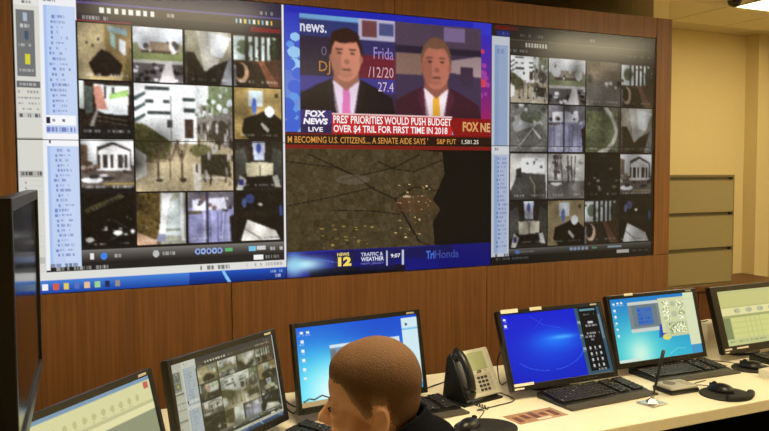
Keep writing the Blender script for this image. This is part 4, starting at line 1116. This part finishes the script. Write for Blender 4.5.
def head_shapes(m):
    e = lambda c, r, rot=None: m.ell(H(*c), [k * HS for k in r], u=28, v=18, rot=(HR if rot is None else HR @ rot))
    e((-.012, 0, .056), (.092, .078, .092)); e((-.030, 0, .030), (.072, .072, .075)); e((.014, 0, .056), (.076, .073, .085)); e((.036, 0, .054), (.058, .066, .074))
    e((.045, 0, -.015), (.048, .060, .075)); e((.040, 0, -.070), (.046, .048, .036)); e((.076, 0, -.092), (.018, .022, .017))
    for s in (-1, 1):
        e((.064, s * .036, -.022), (.024, .022, .022)); e((.03, s * .045, -.072), (.03, .014, .026)); e((.079, s * .027, .028), (.012, .024, .009)); e((.082, s * .031, .007), (.010, .013, .011))
        # ear: rim, lobe, bowl
        rr = Matrix.Rotation(R(10), 3, 'Y')
        e((-.020, s * .078, -.002), (.014, .006, .025), rr)
        for k in range(15):
            a = R(-110 + k * 17)
            e((-.020 - .0145 * math.cos(a), s * .083, .0 + .024 * math.sin(a)), (.0048, .006, .0048))
        e((-.014, s * .080, -.026), (.007, .006, .008)); e((-.008, s * .079, -.004), (.006, .006, .009))
    m.cone(H(.088, 0, .022), H(.112, 0, -.014), .0075, .011, 14); e((.111, 0, -.016), (.012, .011, .010))
    for s in (-1, 1):
        e((.099, s * .011, -.020), (.010, .007, .008))
    e((.090, 0, -.046), (.012, .022, .006)); e((.088, 0, -.056), (.012, .020, .006))
    m.cone(H(-.030, 0, -.02), Bp(-.075, 0, HO.z - .14), .052, .058, 22)
    m.cone(H(.0, 0, -.06), Bp(-.05, 0, HO.z - .15), .045, .055, 22)

NB = Bp(-.110, 0, HO.z - .078)
def torso(m, g=0.0):
    m.ell(Bp(-.155, 0, HO.z - .20), (.115 + g, .155 + g, .12 + g), u=24, v=16, rot=Matrix((F, Lf, U3)).transposed())
    m.ell(Bp(-.17, 0, HO.z - .37), (.12 + g, .16 + g, .16 + g), u=24, v=16, rot=Matrix((F, Lf, U3)).transposed())
    m.ell(Bp(-.24, 0, .68), (.125 + g, .155 + g, .16 + g), u=24, v=16, rot=Matrix((F, Lf, U3)).transposed())
    for s in (-1, 1):
        m.cap(NB, Bp(-.12, s * .165, HO.z - .185), .05 + g, .058 + g)
def arms(m, g=0.0, hand=True):
    for s in (-1, 1):
        sh, el, wrp = Bp(-.12, s * .185, HO.z - .195), Bp(.02, s * .235, .80), Bp(.235, s * .14, .782)
        m.cap(sh, el, .052 + g, .040 + g); m.cap(el, wrp, .038 + g, .026 + g * 1.2)
        if hand:
            d = (wrp - el).normalized(); side = Vector((-d.y, d.x, 0)).normalized()
            pc = wrp + d * .05
            m.ell(pc, (.048, .038, .014), u=18, v=12, rot=Matrix((d, side, d.cross(side))).transposed())
            for k in range(4):
                b0 = wrp + d * (.085 - abs(k - 1.4) * .006) + side * (.027 - k * .018)
                ln = (.070, .080, .074, .058)[k]
                b1 = b0 + d * ln * .5 + U3 * .006; b2 = b0 + d * ln * .95 - U3 * .016
                m.cap(b0, b1, .0088, .0080, 10); m.cap(b1, b2, .0080, .0068, 10)
            ts = side * (-s)
            t0 = wrp + d * .025 + ts * .030; t1 = t0 + d * .032 + ts * .024; t2 = t1 + d * .030 + ts * .004 - U3 * .008
            m.cap(t0, t1, .0105, .0095, 10); m.cap(t1, t2, .0095, .008, 10)
def legs(m, g=0.0):
    m.ell(Bp(-.25, 0, .575), (.14 + g, .17 + g, .095 + g), u=24, v=16, rot=Matrix((F, Lf, U3)).transposed())
    for s in (-1, 1):
        hp, kn, an = Bp(-.24, s * .09, .565), Bp(.17, s * .12, .545), Bp(.14, s * .12, .10)
        m.cap(hp, kn, .075 + g, .056 + g); m.cap(kn, an, .054 + g, .038 + g)
        if g == 0:
            m.cap(Bp(.12, s * .12, .05), Bp(.29, s * .13, .035), .034, .026)

bm_ = MB(); head_shapes(bm_); torso(bm_); arms(bm_); legs(bm_)
body_me = remesh(bm_, .0045, 3)
body = link('body', body_me, SKIN, man_o)
# hair: shell grown from the scalp
Hinv = HR.transposed()
HLX = (-.12, -.060, -.042, -.034, -.004, .002, .014, .028, .046, .062, .10)
HLZ = (-.050, -.048, -.015, .030, .030, .000, -.004, .022, .050, .073, .080)
def hairline(p):
    """height above the hairline, p in head space (negative: bare skin)"""
    x, y, z = p
    if abs(y) > .0775 and z < .033 and -.045 < x < .004:
        return -1.0
    return z - float(np.interp(x, HLX, HLZ))
nv = len(body_me.vertices)
hb = bmesh.new(); hb.from_mesh(body_me)
hb.normal_update()
kill = []
for f in hb.faces:
    c = f.calc_center_median() + B0 - HO
    if c.z < -.12 or c.length > .22:
        kill.append(f); continue
    p = (Hinv @ c) / HS
    if hairline(p) < 0:
        kill.append(f)
bmesh.ops.delete(hb, geom=kill, context='FACES')
hb.normal_update()
src = list(hb.verts); org = {v: v.co.copy() for v in src}
ret = bmesh.ops.extrude_face_region(hb, geom=list(hb.faces))
for v in [g for g in ret['geom'] if isinstance(g, bmesh.types.BMVert)]:
    p = (Hinv @ (v.co + B0 - HO)) / HS
    dh = max(0.0, hairline(p)); th = .0006 + .0022 * min(1, dh / .02) + .0065 * max(0, min(1, (p.z - .03) / .08)) * min(1, dh / .03)
    v.co += v.normal * th
bmesh.ops.recalc_face_normals(hb, faces=list(hb.faces))
hme = bpy.data.meshes.new('hair'); hb.to_mesh(hme); hb.free()
hme.polygons.foreach_set('use_smooth', [True] * len(hme.polygons))
# clipped fade: darker, longer on top, shorter at the sides (a property of the cut)
fa = hme.attributes.new('cut', 'FLOAT', 'POINT')
vals = []
for v in hme.vertices:
    p = (Hinv @ (v.co + B0 - HO)) / HS
    dh = max(0.0, hairline((p.x, p.y * .95, p.z))); vals.append(min(1.0, dh / .05) * .6 + .4 * max(0, min(1, (p.z - .0) / .10)))
fa.data.foreach_set('value', vals)
HAIR = bpy.data.materials.new('cropped_hair'); HAIR.use_nodes = True
nt = HAIR.node_tree; b = nt.nodes['Principled BSDF']
at = nt.nodes.new('ShaderNodeAttribute'); at.attribute_name = 'cut'
rp = nt.nodes.new('ShaderNodeValToRGB')
rp.color_ramp.elements[0].color = (*s3(206, 156, 122), 1); rp.color_ramp.elements[1].color = (*s3(118, 84, 54), 1); el = rp.color_ramp.elements.new(.45); el.color = (*s3(136, 100, 70), 1)
tc = nt.nodes.new('ShaderNodeTexCoord'); nz = nt.nodes.new('ShaderNodeTexNoise'); nz.inputs['Scale'].default_value = 300; nz.inputs['Detail'].default_value = 3
mx = nt.nodes.new('ShaderNodeMix'); mx.data_type = 'RGBA'; mx.blend_type = 'MULTIPLY'; mx.inputs['Factor'].default_value = .6
bp = nt.nodes.new('ShaderNodeBump'); bp.inputs['Strength'].default_value = .6; bp.inputs['Distance'].default_value = .002
nt.links.new(tc.outputs['Object'], nz.inputs['Vector']); nt.links.new(at.outputs['Fac'], rp.inputs['Fac'])
nt.links.new(rp.outputs['Color'], mx.inputs[6]); nt.links.new(nz.outputs['Fac'], mx.inputs[7]); nt.links.new(mx.outputs[2], b.inputs['Base Color'])
nt.links.new(nz.outputs['Fac'], bp.inputs['Height']); nt.links.new(bp.outputs['Normal'], b.inputs['Normal'])
b.inputs['Roughness'].default_value = .8; b.inputs['Specular IOR Level'].default_value = .25
link('hair', hme, HAIR, man_o)
for s in (-1, 1):
    eb_ = MB().tube([H(.088, s * .014, .032), H(.089, s * .028, .036), H(.080, s * .044, .030)], [.003, .0035, .002], 8)
    eb_.build('eyebrow', HAIR, man_o, True)
    MB().ell(H(.0765, s * .031, .009), (.011,) * 3).build('eye', mat('eye_white', s3(220, 214, 204), 0.2, var=0.02), man_o, True)
    MB().tube([H(.090, s * .020, .013), H(.0935, s * .031, .0155), H(.088, s * .043, .012)], .0014, 6).build('eyelash', mat('lash', s3(30, 20, 14), 0.7), man_o, True)
jm = MB(); torso(jm, .016); arms(jm, .013, False)
jme = remesh(jm, .007, 5)
link('jacket', jme, JACKET, man_o)
col_ = MB()
# stand-up collar, high at the nape, open at the throat
t = bmesh.new()
vs = []
for k in range(33):
    a = R(28 + k * (304 / 32))
    ca, sa = math.cos(a), math.sin(a)
    back = (1 - ca) / 2
    zt = HO.z - .088 + .096 * back ** .6
    def ring(rad, z, dx):
        return Bp(-.036 + dx + rad * ca, rad * 1.06 * sa, z)
    dx = -.002 * back
    vs.append([t.verts.new(ring(.092, zt - .075, dx - .022)), t.verts.new(ring(.078, zt - .03, dx - .008)), t.verts.new(ring(.070, zt - .004, dx)), t.verts.new(ring(.067, zt, dx)), t.verts.new(ring(.063, zt - .005, dx)), t.verts.new(ring(.064, zt - .06, dx - .01))])
for a, b2 in zip(vs, vs[1:]):
    for k in range(5):
        t.faces.new((a[k], a[k + 1], b2[k + 1], b2[k]))
bmesh.ops.recalc_face_normals(t, faces=list(t.faces))
col_._merge(t)
col_.build('collar', JACKET, man_o, True)
tm = MB(); legs(tm, .012)
link('trousers', remesh(tm, .008, 4), TROUSER, man_o)
for s in (-1, 1):
    sm = MB(); sm.cap(Bp(.11, s * .12, .049), Bp(.30, s * .13, .043), .044, .036); sm.cap(Bp(.12, s * .12, .06), Bp(.13, s * .12, .11), .042, .044); sm.box(-.06, .22, -.04, .04, 0.006, .024, .008, Matrix.Translation(Bp(.12, s * .12, 0)) @ Matrix.Rotation(math.atan2(F.y, F.x), 4, 'Z'))
    link('shoe', remesh(sm, .006, 3), SHOE, man_o)
